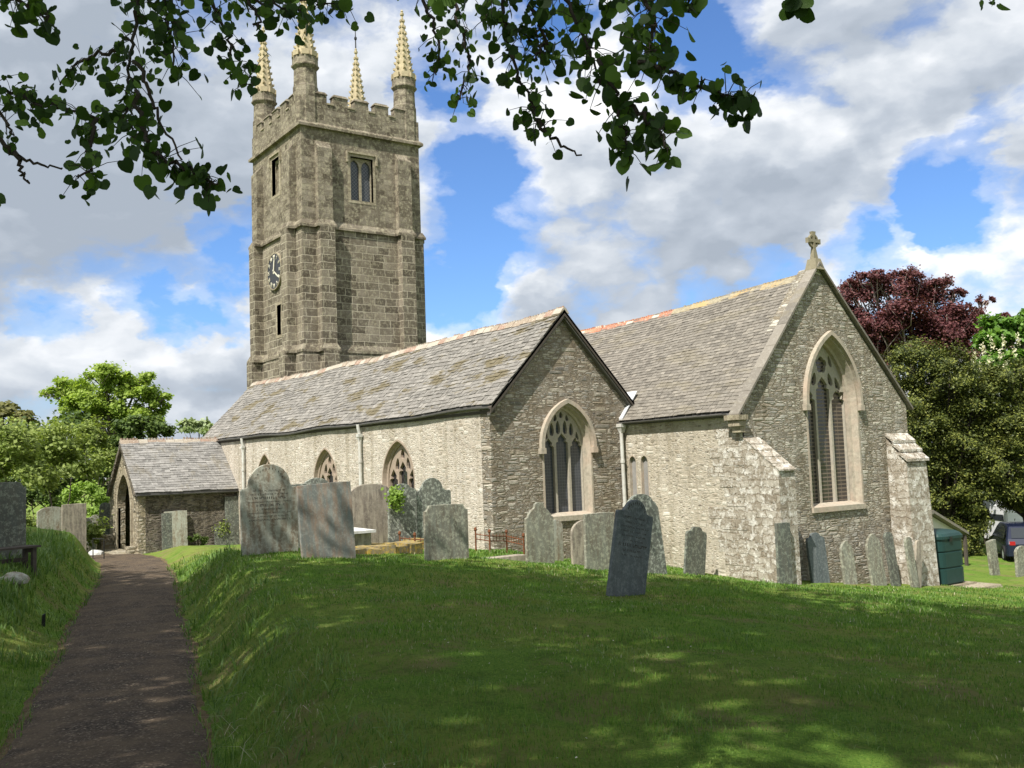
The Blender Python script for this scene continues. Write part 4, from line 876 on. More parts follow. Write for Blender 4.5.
hs('pale round headed headstone under the aisle window beside a square slab',571,601,560,520,'round',M['h_brown'],d=24.0)
hs('square flat topped green grey headstone behind the dark leaning stone',584,616,567,513,'flat',M['h_mid'],d=21.4,side=1)
hs('black leaning headstone with round head and carved lines, nearest in the lawn',606,645,596,499,'shoulder',M['h_black'],side=13,back=2,ins=9,yaw=-3,th=.085)
hs('tall pale headstone tapering to a round lichened head behind the black leaning one',624,669,575,494,'trap',M['h_lich'],d=20.4,side=-4)
hs('small dark headstone with scrolled head leaning alone by the chancel wall',682,706,572,527,'scroll',M['h_dark'],d=24.9,side=8)
hs('flat topped lichened slab leaning against the chancel corner buttress',776,794,581,523,'flat',M['h_dark'],X=5.75,back=2,side=3,sink=.1)
lab=['dark shouldered headstone leaning in the buttress shadow below the east window','small pale green headstone with pointed head, second along the east wall','grey headstone with pointed head below the right side of the east window','narrow dark round topped slab against the east wall','narrow brown grey slab tilted left, left leg of the V','narrow brown grey slab tilted right, right leg of the V']
for l,(xl,xr,yb,yt,kd,mt,sd) in zip(lab,[(809,832,582,533,'scroll',M['h_black'],0),(842,859,582,541,'gothic',M['h_mid'],0),(869,889,584,534,'gothic',M['h_mid'],-1),(890,902,586,532,'round',M['h_dark'],-2)]):
    hs(l,xl,xr,yb,yt,kd,mt,X=CX+.55,side=sd,back=5,group='headstones stood against the chancel east wall',sink=.2)
for l,(xl,xr,yb,yt,kd,mt,sd) in zip(lab[4:],[(910,920,588,537,'round',M['h_mid'],-4),(912,922,588,540,'round',M['h_brown'],15)]):
    hs(l,xl,xr,yb,yt,kd,mt,X=5.72 if sd<0 else 5.5,side=sd,back=3,group='headstones stood against the chancel east wall',sink=.2)
hs('pale grey headstone tilted left on the far right lawn before the parked car',989,1001,575,540,'flat',M['h_mid'],side=-6,th=.12)
hs('pale grey headstone at the far right edge of the lawn',1013,1034,576,546,'segment',M['h_mid'],th=.1)
hs('large dark slate headstone at the left edge behind the bench',-26,21,548,483,'notch',M['h_dark'],d=20.5,yaw=20)
hs('pale lichened headstone, left one of the pair on the bank',40,64,530,507,'segment',M['h_pale'],d=38,yaw=10)
hs('dark brown headstone, right one of the pair on the bank',64,84,534,504,'flat',M['h_brown'],d=37,yaw=10)
hs('small low pale headstone beyond the bank, further from the porch',81,91,533,518,'flat',M['h_pale'],d=46)
hs('small low pale headstone beyond the bank, nearer the porch',91,101,533,515,'segment',M['h_pale'],d=46.5)
hs('dark headstone leaning beside the left side of the porch',97,107,534,503,'round',M['h_dark'],d=45,side=4)
# slabs propped against the porch east wall
for l,(xl,xr,yb,yt,mt) in zip(['dark grave slab propped on the porch wall left of a white one','pale whitish grave slab propped against the porch wall','small dark slab low against the porch wall','tall dark grave slab propped on the porch wall nearest the aisle'],[(163,172,549,513,M['h_dark']),(167,186,550,511,M['h_pale']),(216,229,546,526,M['h_dark']),(228,247,545,496,M['h_dark'])]):
    hs(l,xl,xr,yb,yt,'flat',mt,X=PX+(.22 if xl!=166 else .36),back=4,sink=.3,group='grave slabs against the porch wall')
# ivy on the dark headstone
def leaf_quads(C_,N_,size,jit=.35,asp=.7,rng=RNG,flat=None):
    n=len(C_); a=rng.normal(size=(n,3)); 
    if flat is not None: N_=N_*flat+rng.normal(size=(n,3))*(1-flat)
    N_=N_/np.linalg.norm(N_,axis=1)[:,None]; u=np.cross(N_,a); u/=np.linalg.norm(u,axis=1)[:,None]; v=np.cross(N_,u)
    s=size*(1+jit*rng.uniform(-1,1,n))[:,None]
    P0=C_-v*s; P1=C_+u*s*asp; P2=C_+v*s; P3=C_-u*s*asp
    V=np.stack([P0,P1,P2,P3],1).reshape(-1,3); k=np.arange(n)*4
    return V,np.c_[k,k+1,k+2,k+3]
ip=at(396,497,depth(ivs.location)-.15); n=420; C_=np.array(ip)+RNG.normal(size=(n,3))*np.array([.05,.10,.12]); C_[:,2]-=np.abs(RNG.normal(size=n))*.05
V,Fc=leaf_quads(C_,RNG.normal(size=(n,3))+np.array([.8,-.4,.3]),.045); o=np_mesh('ivy',V,Fc,M['lf_bright']); tag(o,'green ivy clump on the corner of a dark headstone','ivy')
# chest tomb, ledgers, railings
def gbox(name,label,cat,px,py,d,sx,sy,h,mat,yaw=0,slab=None,h0=.0):
    p=at(px,py,d); p.z=g(p.x,p.y); b=MB()
    b.box((-sx/2,-sy/2,-.15),(sx/2,sy/2,h)); 
    r_=bpy.data.objects.new(name,None); COL.objects.link(r_); r_.location=p; tag(r_,label,cat)
    o=b.build('tomb_base' if slab else 'kerb',mat,None); o.parent=r_
    if slab:
        b=MB(); e=.09; b.hexa([(-sx/2-e,-sy/2-e,h),(sx/2+e,-sy/2-e,h),(sx/2+e,sy/2+e,h),(-sx/2-e,sy/2+e,h),(-sx/2-e,-sy/2-e,h+.06),(sx/2+e,-sy/2-e,h+.06),(sx/2+e,sy/2+e,h+.06),(-sx/2-e,sy/2+e,h+.06)]) 
        b.hexa([(-sx/2-e,-sy/2-e,h+.06),(sx/2+e,-sy/2-e,h+.06),(sx/2+e,sy/2+e,h+.06),(-sx/2-e,sy/2+e,h+.06),(-sx/2+.1,-sy*.06,h+.15),(sx/2-.1,-sy*.06,h+.15),(sx/2-.1,sy*.06,h+.15),(-sx/2+.1,sy*.06,h+.15)])
        q=b.build('tomb_slab',slab,None); q.parent=r_
    r_.rotation_euler=(0,0,R(yaw)); return r_
gbox('chest_tomb','low white stone chest tomb between the blotched slab and the streaked headstone','tomb',337,545,23.2,1.7,.95,.36,M['h_brown'],0,M['h_white'])
def ledger(label,px,py,d,sx,sy,h,seed):
    p=at(px,py,d); p.z=g(p.x,p.y); b=MB(); rr=random.Random(seed); n=5; 
    for k in range(n):
        y0=-sy/2+sy*k/n; y1=y0+sy/n-.015; hh=h*rr.uniform(.6,1.0)
        j=[rr.uniform(-.09,.09) for _ in range(8)]
        b.hexa([(-sx/2+j[0],y0,-.2),(sx/2+j[1],y0,-.2),(sx/2+j[2],y1,-.2),(-sx/2+j[3],y1,-.2),(-sx/2+j[4],y0,hh+j[0]*.4),(sx/2+j[1],y0,hh+j[5]*.4),(sx/2+j[2],y1,hh+j[6]*.4),(-sx/2+j[3],y1,hh+j[7]*.4)])
    o=b.build('grave_ledger',M['moss'],None); o.location=p; tag(o,label,'ledger','mossy ledgers by the chest tomb')
ledger('orange mossy stone ledger lying low in front of the streaked headstone',381,552,21.6,.8,1.75,.17,1)
ledger('brown mossy kerb behind the orange ledger by the ivy headstone',387,543,23.6,.6,1.9,.16,2)
def railing(label,pts,mat,hgt=.42):
    r_=bpy.data.objects.new('railing',None); COL.objects.link(r_); r_.location=pts[0]; tag(r_,label,'railing')
    for p in pts:
        b=MB(); b.tube([(p.x,p.y,p.z-.1),(p.x,p.y,p.z+hgt+.08)],.022,6); b.prism((p.x,p.y),[(p.z+hgt+.06,.02),(p.z+hgt+.10,.042),(p.z+hgt+.15,.03),(p.z+hgt+.17,.0)],6); b.build('rail_post',mat,r_)
    b=MB()
    for i in range(len(pts)-1):
        a,c=pts[i],pts[i+1]
        for hh in(hgt,hgt*.72): b.tube([a+Vector((0,0,hh)),c+Vector((0,0,hh))],.014,5)
        n=max(2,int((c-a).length/.14))
        for k in range(1,n):
            q=a.lerp(c,k/n); b.tube([q+Vector((0,0,hgt*.68)),q+Vector((0,0,hgt+.05))],.009,4)
    b.build('rail_bars',mat,r_)
gp=lambda px,py,d:(lambda p:Vector((p.x,p.y,g(p.x,p.y))))(at(px,py,d))
railing('rusty low grave railing on the turf in front of the aisle corner',[gp(476,549,24),gp(490,550,23.6),gp(507,550,24.2),gp(524,550,23.2)],M['rust'])
railing('short rusty rail on thin posts right of the ivy headstone',[gp(400,545,23.2),gp(415,546,23.),gp(426,547,22.9)],M['rust'],.3)
gbox('stone_kerb','low pale grave kerb in the grass before the rusty railing','kerb',503,554,21.8,.35,1.1,.07,M['h_brown'])
# bench at the left edge
p=gp(2,568,19.5); r_=empty('bench',p,(0,0,R(25))); tag(r_,'dark weathered wooden bench cut off by the left edge, on the bank','bench')
b=MB(); 
for k in range(4): b.box((-.2+k*.11,-.7,.40),(-.105+k*.11,.7,.44))
o=b.build('seat',M['wood'],None); o.parent=r_
for y in(-.6,.55):
    b=MB(); b.box((-.18,y,-.3),(-.10,y+.08,.40)); b.box((.10,y,-.3),(.18,y+.08,.40)); b.box((-.18,y+.01,.30),(.18,y+.07,.38)); o=b.build('leg',M['wood'],None); o.parent=r_
b=MB(); b.box((-.14,-.6,.12),(-.09,.6,.2)); o=b.build('stretcher',M['wood'],None); o.parent=r_
def rock(label,p,s,mat,seed,cat='stone',name='loose_stone',grp=None):
    rr=random.Random(seed); bm=bmesh.new(); bmesh.ops.create_icosphere(bm,subdivisions=2,radius=1)
    for v in bm.verts:
        q=v.co.copy(); m_=1-.22*abs(math.sin(q.x*3+seed)+math.sin(q.y*4+seed*2))*.6; v.co=Vector((q.x*s[0]*m_,q.y*s[1]*m_,max(q.z,-.6)*s[2]*m_))
    me=bpy.data.meshes.new(name); bm.to_mesh(me); bm.free(); me.materials.append(mat); o=bpy.data.objects.new(name,me); COL.objects.link(o); o.location=p; tag(o,label,cat,grp); return o
rock('pale weathered stone lying under the bench',gp(14,569,18.5)+Vector((0,0,.05)),(.22,.3,.16),M['h_pale'],3)
rock('pale stone block at the left foot of the porch',gp(96,560,40)+Vector((0,0,.05)),(.4,.35,.25),M['h_white'],5)
# black stake, handrail
p=hit(43,626); b=MB(); b.hexa([(-.03,-.03,-.1),(.03,-.03,-.1),(.03,.03,-.1),(-.03,.03,-.1),(.02,-.02,.2),(.07,-.02,.2),(.07,.03,.22),(.02,.03,.22)]); o=b.build('marker_stake',M['black'],None); o.location=p; tag(o,'short black stake in the grass left of the path','stake')
pa,pb=gp(93,553,38),gp(104,556,37); r_=empty('handrail',pa); tag(r_,'thin black iron handrail beside the porch steps','handrail')
for q in(pa,pb): b=MB(); b.tube([q-Vector((0,0,.1)),q+Vector((0,0,.8))],.022,6); b.build('rail_post',M['black'],r_)
b=MB(); b.tube([pa+Vector((0,0,.8)),pb+Vector((0,0,.8))],.022,6); b.build('rail_bar',M['black'],r_)
# ------------------------------------------------------------------ tank, shed, cars
tx0,tx1,ty0,ty1=3.85,5.0,12.5,13.88; tz=g(4.6,13.2)+.06
tk=empty('oil_tank',(4.4,13.2,tz)); tag(tk,'dark green ribbed plastic oil tank standing beside the north corner of the east wall','oil tank')
def rrect(x0,x1,y0,y1,r,n=4):
    P=[]
    for cx,cy,a0 in((x1-r,y1-r,0),(x0+r,y1-r,90),(x0+r,y0+r,180),(x1-r,y0+r,270)):
        for i in range(n+1):
            a=R(a0+90*i/n); P.append((cx+r*math.cos(a),cy+r*math.sin(a)))
    return P
def stack(mb,levels):
    n=None; vs=[]; fs=[]
    for (e,z,top) in levels:
        P=rrect(tx0+e,tx1-e,ty0+e,ty1-e,.28); n=len(P); vs+=[(x,y,z) for x,y in P]
    m_=len(levels)
    for i in range(m_-1):
        for k in range(n): fs.append((i*n+k,i*n+(k+1)%n,(i+1)*n+(k+1)%n,(i+1)*n+k))
    fs+=[tuple(range(n-1,-1,-1)),tuple((m_-1)*n+k for k in range(n))]; mb.add(vs,fs)
lv=[(.05,tz,0),(.0,tz+.05,0)]
for k in (.50,.98): lv+=[(.0,tz+k-.03,0),(.03,tz+k-.01,0),(.03,tz+k+.01,0),(.0,tz+k+.03,0)]
lv+=[(.0,tz+1.36,0),(.015,tz+1.38,0)]
b=MB(); stack(b,lv); b.build('tank_body',M['tank'],tk)
b=MB(); stack(b,[(-.03,tz+1.36,0),(-.03,tz+1.44,0),(.02,tz+1.52,0),(.12,tz+1.58,0),(.27,tz+1.61,0)]); b.build('tank_lid',M['tank'],tk)
b=MB(); b.hexa([(5.0,13.0,tz+1.28),(5.04,13.0,tz+1.28),(5.04,13.12,tz+1.28),(5.0,13.12,tz+1.28),(5.0,13.0,tz+1.42),(5.05,13.0,tz+1.42),(5.05,13.12,tz+1.42),(5.0,13.12,tz+1.42)]); b.build('latch',M['black'],tk)
b=MB(); b.box((3.7,12.3,tz-.5),(5.15,14.1,tz-.002)); b.hexa([(4.9,12.9,tz-.16),(5.7,12.9,tz-.2),(5.75,14.5,tz-.2),(4.9,14.4,tz-.16),(4.9,12.9,tz-.05),(5.68,12.95,tz-.07),(5.7,14.45,tz-.06),(4.9,14.35,tz-.05)]); b.build('tank_plinth',M['dress'],tk)
# shed
a=on_x(967,533,1.2); e=on_x(934,511,1.2); gz_=g(1,a.y)
sh=empty('shed',(0,a.y-1,gz_)); tag(sh,'small whitewashed shed with a sloping slate roof behind the green tank','shed')
yr=e.y-.1; ye=a.y
b=MB(); b.plate([(12.3,gz_-.6),(ye-.25,gz_-.6),(ye-.25,a.z+.05),(yr,e.z-.1),(12.3,e.z-.1)],[[(13.4,gz_),(14.1,gz_),(14.1,gz_+1.9),(13.4,gz_+1.9)]],MX(1.0),0,-.15); b.box((-2.5,ye-.4,gz_-.6),(.85,ye-.25,a.z)); b.box((-2.5,12.3,gz_-.6),(-2.35,ye-.4,a.z)); b.build('wall',M['shedw'],sh)
b=MB(); b.hexa([(-2.7,yr,e.z-.06),(1.25,yr,e.z-.06),(1.25,ye+.05,a.z-.06),(-2.7,ye+.05,a.z-.06),(-2.7,yr,e.z+.04),(1.25,yr,e.z+.04),(1.25,ye+.05,a.z+.04),(-2.7,ye+.05,a.z+.04)]); b.hexa([(-2.7,12.3,e.z-.1),(1.25,12.3,e.z-.1),(1.25,yr,e.z-.1),(-2.7,yr,e.z-.1),(-2.7,12.3,e.z+.03),(1.25,12.3,e.z+.03),(1.25,yr,e.z+.03),(-2.7,yr,e.z+.03)]); b.build('roof',M['slate2'],sh)
b=MB(); b.box((.92,13.4,gz_),(.96,14.1,gz_+1.9)); b.build('door',M['wood'],sh)
b=MB(); b.box((1.1,ye-.14,gz_-.4),(1.2,ye-.03,a.z-.05)); b.build('post',M['wood'],sh)
def car(label,loc,yaw,paint,L=4.2,Wd=1.74,H=1.5,van=False):
    root=empty('parked_van' if van else 'parked_car',loc,(0,0,R(yaw))); tag(root,label,'van' if van else 'car')
    if van: prof=[(-.5,.28),(.5,.28),(.5,.55),(.475,.95),(.33,1.10),(.22,1.80),(.16,1.9),(-.49,1.92),(-.5,1.7)]
    else: prof=[(-.5,.30),(.5,.28),(.5,.52),(.48,.72),(.28,.86),(.14,1.32),(.06,1.46),(-.22,1.48),(-.38,1.40),(-.47,.95),(-.5,.75)]
    prof=[(u*L,z*H/(1.92 if van else 1.5)*1.) for u,z in prof]; k=MB(); n=len(prof)
    lay=[(-.5,.97,0),(-.47,1,0),(.47,1,0),(.5,.97,0)]
    vs=[]; 
    for (wy,s,_) in lay:
        for (u,z) in prof:
            tuck=1-.22*max(0,(z-.85)/.65) if not van else 1-.05*max(0,z-1)
            vs.append((u*s,wy*Wd*tuck,z*(1 if s==1 else .985)))
    fs=[tuple(range(n)),tuple(range(4*n-1,3*n-1,-1))]+[(i*n+j,i*n+(j+1)%n,(i+1)*n+(j+1)%n,(i+1)*n+j) for i in range(3) for j in range(n)]
    k.add(vs,fs); o=k.build('body',paint,None); o.parent=root
    g1=MB()
    for s in(-1,1):
        y=lambda z:s*Wd*(.5*(1-.22*max(0,(z-.85)/.65))+.006) if not van else s*(Wd*.5*(1-.05*max(0,z-1))+.006)
        if van: q=[(.16*L,1.05),(.27*L,1.12),(.20*L,1.68),(.10*L,1.68)]
        else: q=[(-.36*L,.92),(.20*L,.90),(.10*L,1.30),(-.20*L,1.38),(-.33*L,1.30)]
        g1.add([(u,y(z),z) for u,z in q],[tuple(range(len(q)))])
    fw=[(.275*L,.89),(.15*L,1.31)] if not van else [(.325*L,1.14),(.225*L,1.78)]
    g1.add([(fw[0][0]+.012,-.40*Wd,fw[0][1]),(fw[0][0]+.012,.40*Wd,fw[0][1]),(fw[1][0]+.012,.36*Wd,fw[1][1]),(fw[1][0]+.012,-.36*Wd,fw[1][1])],[(0,1,2,3)])
    bw=[(-.467*L,.98),(-.39*L,1.36)] if not van else [(-.5*L-.005,1.2),(-.494*L-.005,1.7)]
    g1.add([(bw[0][0]-.012,-.38*Wd,bw[0][1]),(bw[0][0]-.012,.38*Wd,bw[0][1]),(bw[1][0]-.012,.35*Wd,bw[1][1]),(bw[1][0]-.012,-.35*Wd,bw[1][1])],[(0,1,2,3)])
    o=g1.build('windows',M['carglass'],None,recalc=False); o.parent=root
    for sx in(-.31,.32):
        for sy in(-1,1):
            b=MB(); c=(sx*L,sy*Wd*.46,.32); n_=18
            P=lambda r_,y:[(c[0]+r_*math.cos(2*PI*i/n_),c[1]+y,c[2]+r_*math.sin(2*PI*i/n_)) for i in range(n_)]
            b.add(P(.32,-.1)+P(.32,.1)+P(.2,.105)+P(.2,-.105),[(i,(i+1)%n_,(i+1)%n_+n_,i+n_) for i in range(n_)]+[(i+n_,(i+1)%n_+n_,(i+1)%n_+2*n_,i+2*n_) for i in range(n_)]+[(i+3*n_,(i+1)%n_+3*n_,(i+1)%n_,i) for i in range(n_)]); w_=b.build('wheel',M['tyre'],None,recalc=False); w_.parent=root
            b=MB(); b.add(P(.2,-.09),[tuple(range(n_))]); b.add(P(.2,.09),[tuple(range(n_))]); o=b.build('rim',M['lead'],None,recalc=False); o.parent=w_
    for sy in(-1,1):
        b=MB(); b.box((L*.47,sy*Wd*.36-.12,.60),(L*.497,sy*Wd*.36+.12,.74)); o=b.build('headlight',M['lead'],None); o.parent=root
        b=MB(); b.box((-L*.503,sy*Wd*.38-.1,.72),(-L*.48,sy*Wd*.38+.1,.86)); o=b.build('tail_light',plain('red_lamp_%d'%(sy+(5 if van else 0)),(.35,.02,.02),.3,.1),None); o.parent=root
    return root
p=at(1022,560,39.5); car('dark blue car parked in tree shade beyond the right lawn',Vector((p.x,p.y,g(p.x,p.y))),128,M['car'])
p=at(1046,548,46); car('white van parked beyond the dark blue car at the right edge',Vector((p.x,p.y,g(p.x,p.y)+.1)),62,M['van'],5.0,1.9,2.1,True)
# ------------------------------------------------------------------ trees
def clumps_cloud(cl,n,shell=.55,sub=14,rng=RNG):
    """leaf centres gathered in small sprays through each crown lobe"""
    cl=np.array(cl,float); vol=cl[:,3]*cl[:,4]*cl[:,5]; cnt=(vol**.67/(vol**.67).sum()*n).astype(int); C_=[];N_=[]
    for c,m in zip(cl,cnt):
        k=max(5,int(sub*(c[3]*c[4]*c[5])**.4)); d=rng.normal(size=(k,3)); d/=np.linalg.norm(d,axis=1)[:,None]; d[:,2]=np.where(d[:,2]<-.5,-d[:,2],d[:,2])
        r=rng.uniform(shell,1.0,k)[:,None]; sc=d*r*c[3:6]
        i=rng.integers(0,k,m); sig=rng.uniform(.10,.22,k)[i][:,None]*c[3:6].mean()
        off=rng.normal(size=(m,3))*sig*np.array([1,1,.75]); C_.append(c[:3]+sc[i]+off); N_.append(d[i]*.8+np.array([0,0,.7])+rng.normal(size=(m,3))*.6)
    return np.concatenate(C_),np.concatenate(N_)
def tree(name,label,cat,base,trunk_r,cl,n,size,lm,bm_=None,group=None,fork=.35,shell=.5,sub=14,limb=None,asp=.7,crownname='crown'):
    base=Vector(base); root=empty(name,base); tag(root,label,cat,group); bm_=bm_ or M['bark']
    cl=[tuple(c) for c in cl]; top=max(c[2] for c in cl); cen=Vector((sum(c[0] for c in cl)/len(cl),sum(c[1] for c in cl)/len(cl),0))
    fk=Vector((base.x*.7+cen.x*.3,base.y*.7+cen.y*.3,base.z+(top-base.z)*fork))
    b=MB(); b.tube([base-Vector((0,0,.3)),base+Vector((0,0,.4)),base.lerp(fk,.6)+Vector((trunk_r*.3,0,0)),fk],[trunk_r*1.5,trunk_r*1.08,trunk_r*.9,trunk_r*.75],9); b.build('trunk',bm_,root,smooth=True)
    b=MB()
    for c in cl:
        e=Vector(c[:3]); m=fk.lerp(e,.5)+Vector((RNG.normal()*.3,RNG.normal()*.3,(e-fk).length*.06)); r0=trunk_r*.42
        b.tube([fk-Vector((0,0,.2)),m,e],[r0,r0*.6,r0*.22],6)
        for j in range(6):
            d=Vector(RNG.normal(size=3)); d.z=abs(d.z)*.7; d.normalize(); q=Vector((e.x+d.x*c[3]*.95,e.y+d.y*c[4]*.95,e.z+d.z*c[5]*.95)); s0=m.lerp(e,.3+.12*j)
            mm=s0.lerp(q,.5)+Vector(RNG.normal(size=3))*.12*c[3]; b.tube([s0,mm,q],[r0*.25,r0*.14,r0*.04],4)
    b.build('branches',limb or bm_,root,smooth=True)
    C_,N_=clumps_cloud(cl,n,shell,sub); V,Fc=leaf_quads(C_,N_,size,asp=asp); np_mesh(crownname,V,Fc,lm,root,off=base)
    return root
def lobes(px,py,d,rx,ry,rz): p=at(px,py,d); return (p.x,p.y,p.z,rx,ry,rz)
def lob(d,lst):   # (px,py,radius_px_x,radius_px_y)
    out=[]
    for px,py,rx,ry in lst:
        dd=d+RNG.uniform(-1,1)*rx*d/F*.5; p=at(px,py,dd); r=rx*dd/F; out.append((p.x,p.y,p.z,r,r,ry*dd/F))
    return out
def base_at(px,d):
    p=at(px,500,d); return (p.x,p.y,g(p.x,p.y))
tree('oak_tree','tall bright green oak with open branching crown beyond the porch','tree',base_at(112,66),.42,lob(66,[(70,393,26,11),(100,378,30,10),(88,403,28,11),(122,390,24,13),(140,396,24,11),(112,410,26,11),(132,415,22,9),(155,404,13,7),(66,386,16,7),(85,425,24,12),(52,394,12,5),(140,380,16,8),(165,398,7,4),(105,372,14,8),(120,425,22,14),(95,412,20,14),(150,418,16,12),(75,408,16,10)]),30000,.115,M['lf_oak'],group='trees beyond the porch',fork=.50,shell=.45,sub=10)
tree('tree','small dark green bushy tree right of the oak, above the porch ridge','tree',base_at(150,56),.2,lob(56,[(140,428,20,10),(158,432,18,9),(128,436,16,10)]),7000,.12,M['lf_dark'],group='trees beyond the porch')
tree('tree','pale distant tree showing above the porch roof beside the aisle eaves','tree',base_at(195,150),.4,lob(150,[(188,428,11,8),(200,428,14,9),(212,432,9,8)]),2600,.34,M['lf_pale'],group='trees beyond the porch',shell=.2)
tree('tree','brownish thin leaved tree at the far left behind the hedge','tree',base_at(5,60),.3,lob(60,[(4,415,20,11),(22,420,14,9),(-12,425,20,14)]),5000,.15,leafm('olive_leaves',(.13,.13,.05),(.19,.19,.07),(.26,.25,.10)),group='trees beyond the porch')
HB=[('broad mid green shrub at the left edge of the hedgerow',40,[(8,452,34,34),(22,480,30,26)],'lf_hedge'),
('tall rounded pale green shrub in the middle of the hedgerow below the oak',43,[(58,446,30,30),(44,470,28,26),(72,470,26,24)],'lf_hedge'),
('leafy green shrub between the oak and the porch gable',54,[(94,446,22,26),(104,470,20,24),(84,440,16,16)],'lf_hedge'),
('dark ivy covered bush low behind the left headstones',45,[(30,498,26,16),(10,506,20,18),(2,486,22,20),(50,496,18,14)],'lf_dark'),
('bright green bramble bush beside the porch, low behind the headstones',50,[(84,494,22,12),(66,500,18,10),(100,506,13,16),(54,506,14,10)],'lf_bright'),
('dark shrub in the gap left of the porch gable',56,[(112,470,14,26),(108,500,14,20),(122,452,13,14)],'lf_dark')]
def skirt(cl,r,h):
    return cl+[(c[0]+RNG.normal()*.5,c[1]+RNG.normal()*.5,g(c[0],c[1])+h*.5,r,r,h) for c in cl]
for lb,d,l,mt in HB: tree('hedgerow_shrub',lb,'shrub',base_at(l[0][0],d),.12,skirt(lob(d,l),1.1,1.0),9500,.085,M[mt],group='hedgerow shrubs left of the porch',fork=.2,shell=.35,crownname='foliage')
tree('hedgerow_shrub','long tangled hedge closing the view behind the shrubs','hedge',base_at(60,60),.12,lob(60,[(30,440,30,26),(66,432,28,20),(-10,440,30,24),(-20,470,30,40),(10,470,30,40),(40,475,30,36),(70,475,30,36),(100,470,26,36),(130,470,22,34)]),16000,.13,M['lf_dark'],group='hedgerow shrubs left of the porch',fork=.2,shell=.3,crownname='foliage')
# right side
tree('copper_beech','wide copper beech with dark purple leaves rising behind the chancel gable','tree',base_at(915,64),.5,lob(64,[(862,300,26,22),(895,290,28,18),(925,300,28,18),(950,322,28,18),(900,320,34,20),(872,335,34,22),(856,322,14,18),(868,352,18,16),(880,360,20,14),(930,340,36,20),(970,330,24,16),(985,345,20,16),(992,328,14,10),(1004,345,12,10),(960,355,24,16),(905,352,36,16),(1000,368,10,12),(938,284,16,6),(905,276,18,6),(880,282,12,5),(955,294,12,5),(985,300,9,5),(1005,318,8,5),(850,284,9,6),(968,312,14,8),(870,278,18,7)]),80000,.085,M['lf_beech'],M['bark_p'],group='trees behind the chancel',fork=.35,shell=.35,sub=16)
tree('yew_tree','large dark olive yew close behind the chancel north corner','tree',base_at(945,41),.22,lob(41,[(918,370,34,28),(950,375,30,28),(912,400,30,30),(945,410,34,30),(975,400,26,30),(925,440,32,30),(960,445,34,30),(940,475,34,26),(915,470,26,26),(968,480,26,26),(945,505,34,22),(915,505,24,20),(950,540,26,22),(970,520,20,26),(968,548,16,18)]),100000,.06,M['lf_yew'],M['bark_d'],group='trees behind the chancel',fork=.2,shell=.5,sub=24,asp=.45)
tree('yew_tree','second dark yew at the right edge above the parked car','tree',base_at(1030,41),.25,lob(41,[(1000,392,26,24),(1022,385,24,24),(996,425,30,28),(1026,430,28,30),(1000,460,28,26),(1028,470,26,28),(990,492,24,24),(1030,500,30,18),(1010,505,18,14)]),66000,.06,M['lf_yew'],M['bark_d'],group='trees behind the chancel',fork=.25,shell=.5,sub=24,asp=.45)
ch=lob(54,[(1000,332,20,16),(1022,345,20,22),(985,345,14,14),(1012,370,22,20),(990,372,18,16),(1030,320,14,12),(1030,395,20,20)])
hc=tree('horse_chestnut','green horse chestnut with cream blossom candles beside the copper beech','tree',base_at(1012,54),.4,ch,14000,.16,M['lf_chest'],group='trees behind the chancel',shell=.5)
pts=[]
for (px,py) in [(975,357),(983,350),(992,346),(990,362),(1000,356),(980,368),(996,372),(1006,365),(1014,352),(986,378),(1010,380),(1020,366),(1004,343),(973,366),(1018,340)]:
    q=np.array(at(px,py,52.6)); pts.append(q+RNG.normal(size=(40,3))*np.array([.07,.07,.20]))
V,Fc=leaf_quads(np.concatenate(pts),RNG.normal(size=(600,3)),.06); np_mesh('blossom',V,Fc,M['lf_candle'],hc,off=Vector(hc.location))
tree('hedge','dark hedge and undergrowth in deep shade below the yews','hedge',base_at(985,47),.15,lob(47,[(930,430,40,50),(970,440,40,50),(1010,440,44,50),(950,400,30,26),(1050,430,40,60),(930,520,26,34),(960,525,26,34),(985,530,24,32),(1000,500,30,26),(1035,500,30,30),(1070,490,30,60)]),26000,.14,M['lf_yew'],group=None,shell=.15,crownname='foliage',fork=.2)
# plant at the porch wall
q=on_x(198,541,PX+.45); q.z=g(q.x,q.y)
tree('shrub','low dark green shrub growing against the porch east wall','shrub',q,.03,[(q.x,q.y-.1,q.z+.28,.22,.45,.32),(q.x,q.y+.35,q.z+.22,.22,.3,.25)],1800,.035,M['lf_dark'],crownname='foliage',fork=.3)
q=on_x(222,528,PX+.25); C_=np.array(q)+RNG.normal(size=(160,3))*np.array([.05,.16,.18]); V,Fc=leaf_quads(C_,RNG.normal(size=(160,3))+np.array([1,-.3,.3]),.04); o=np_mesh('wall_plant',V,Fc,M['lf_hedge']); tag(o,'small green plant growing out of the porch wall above a dark slab','plant')
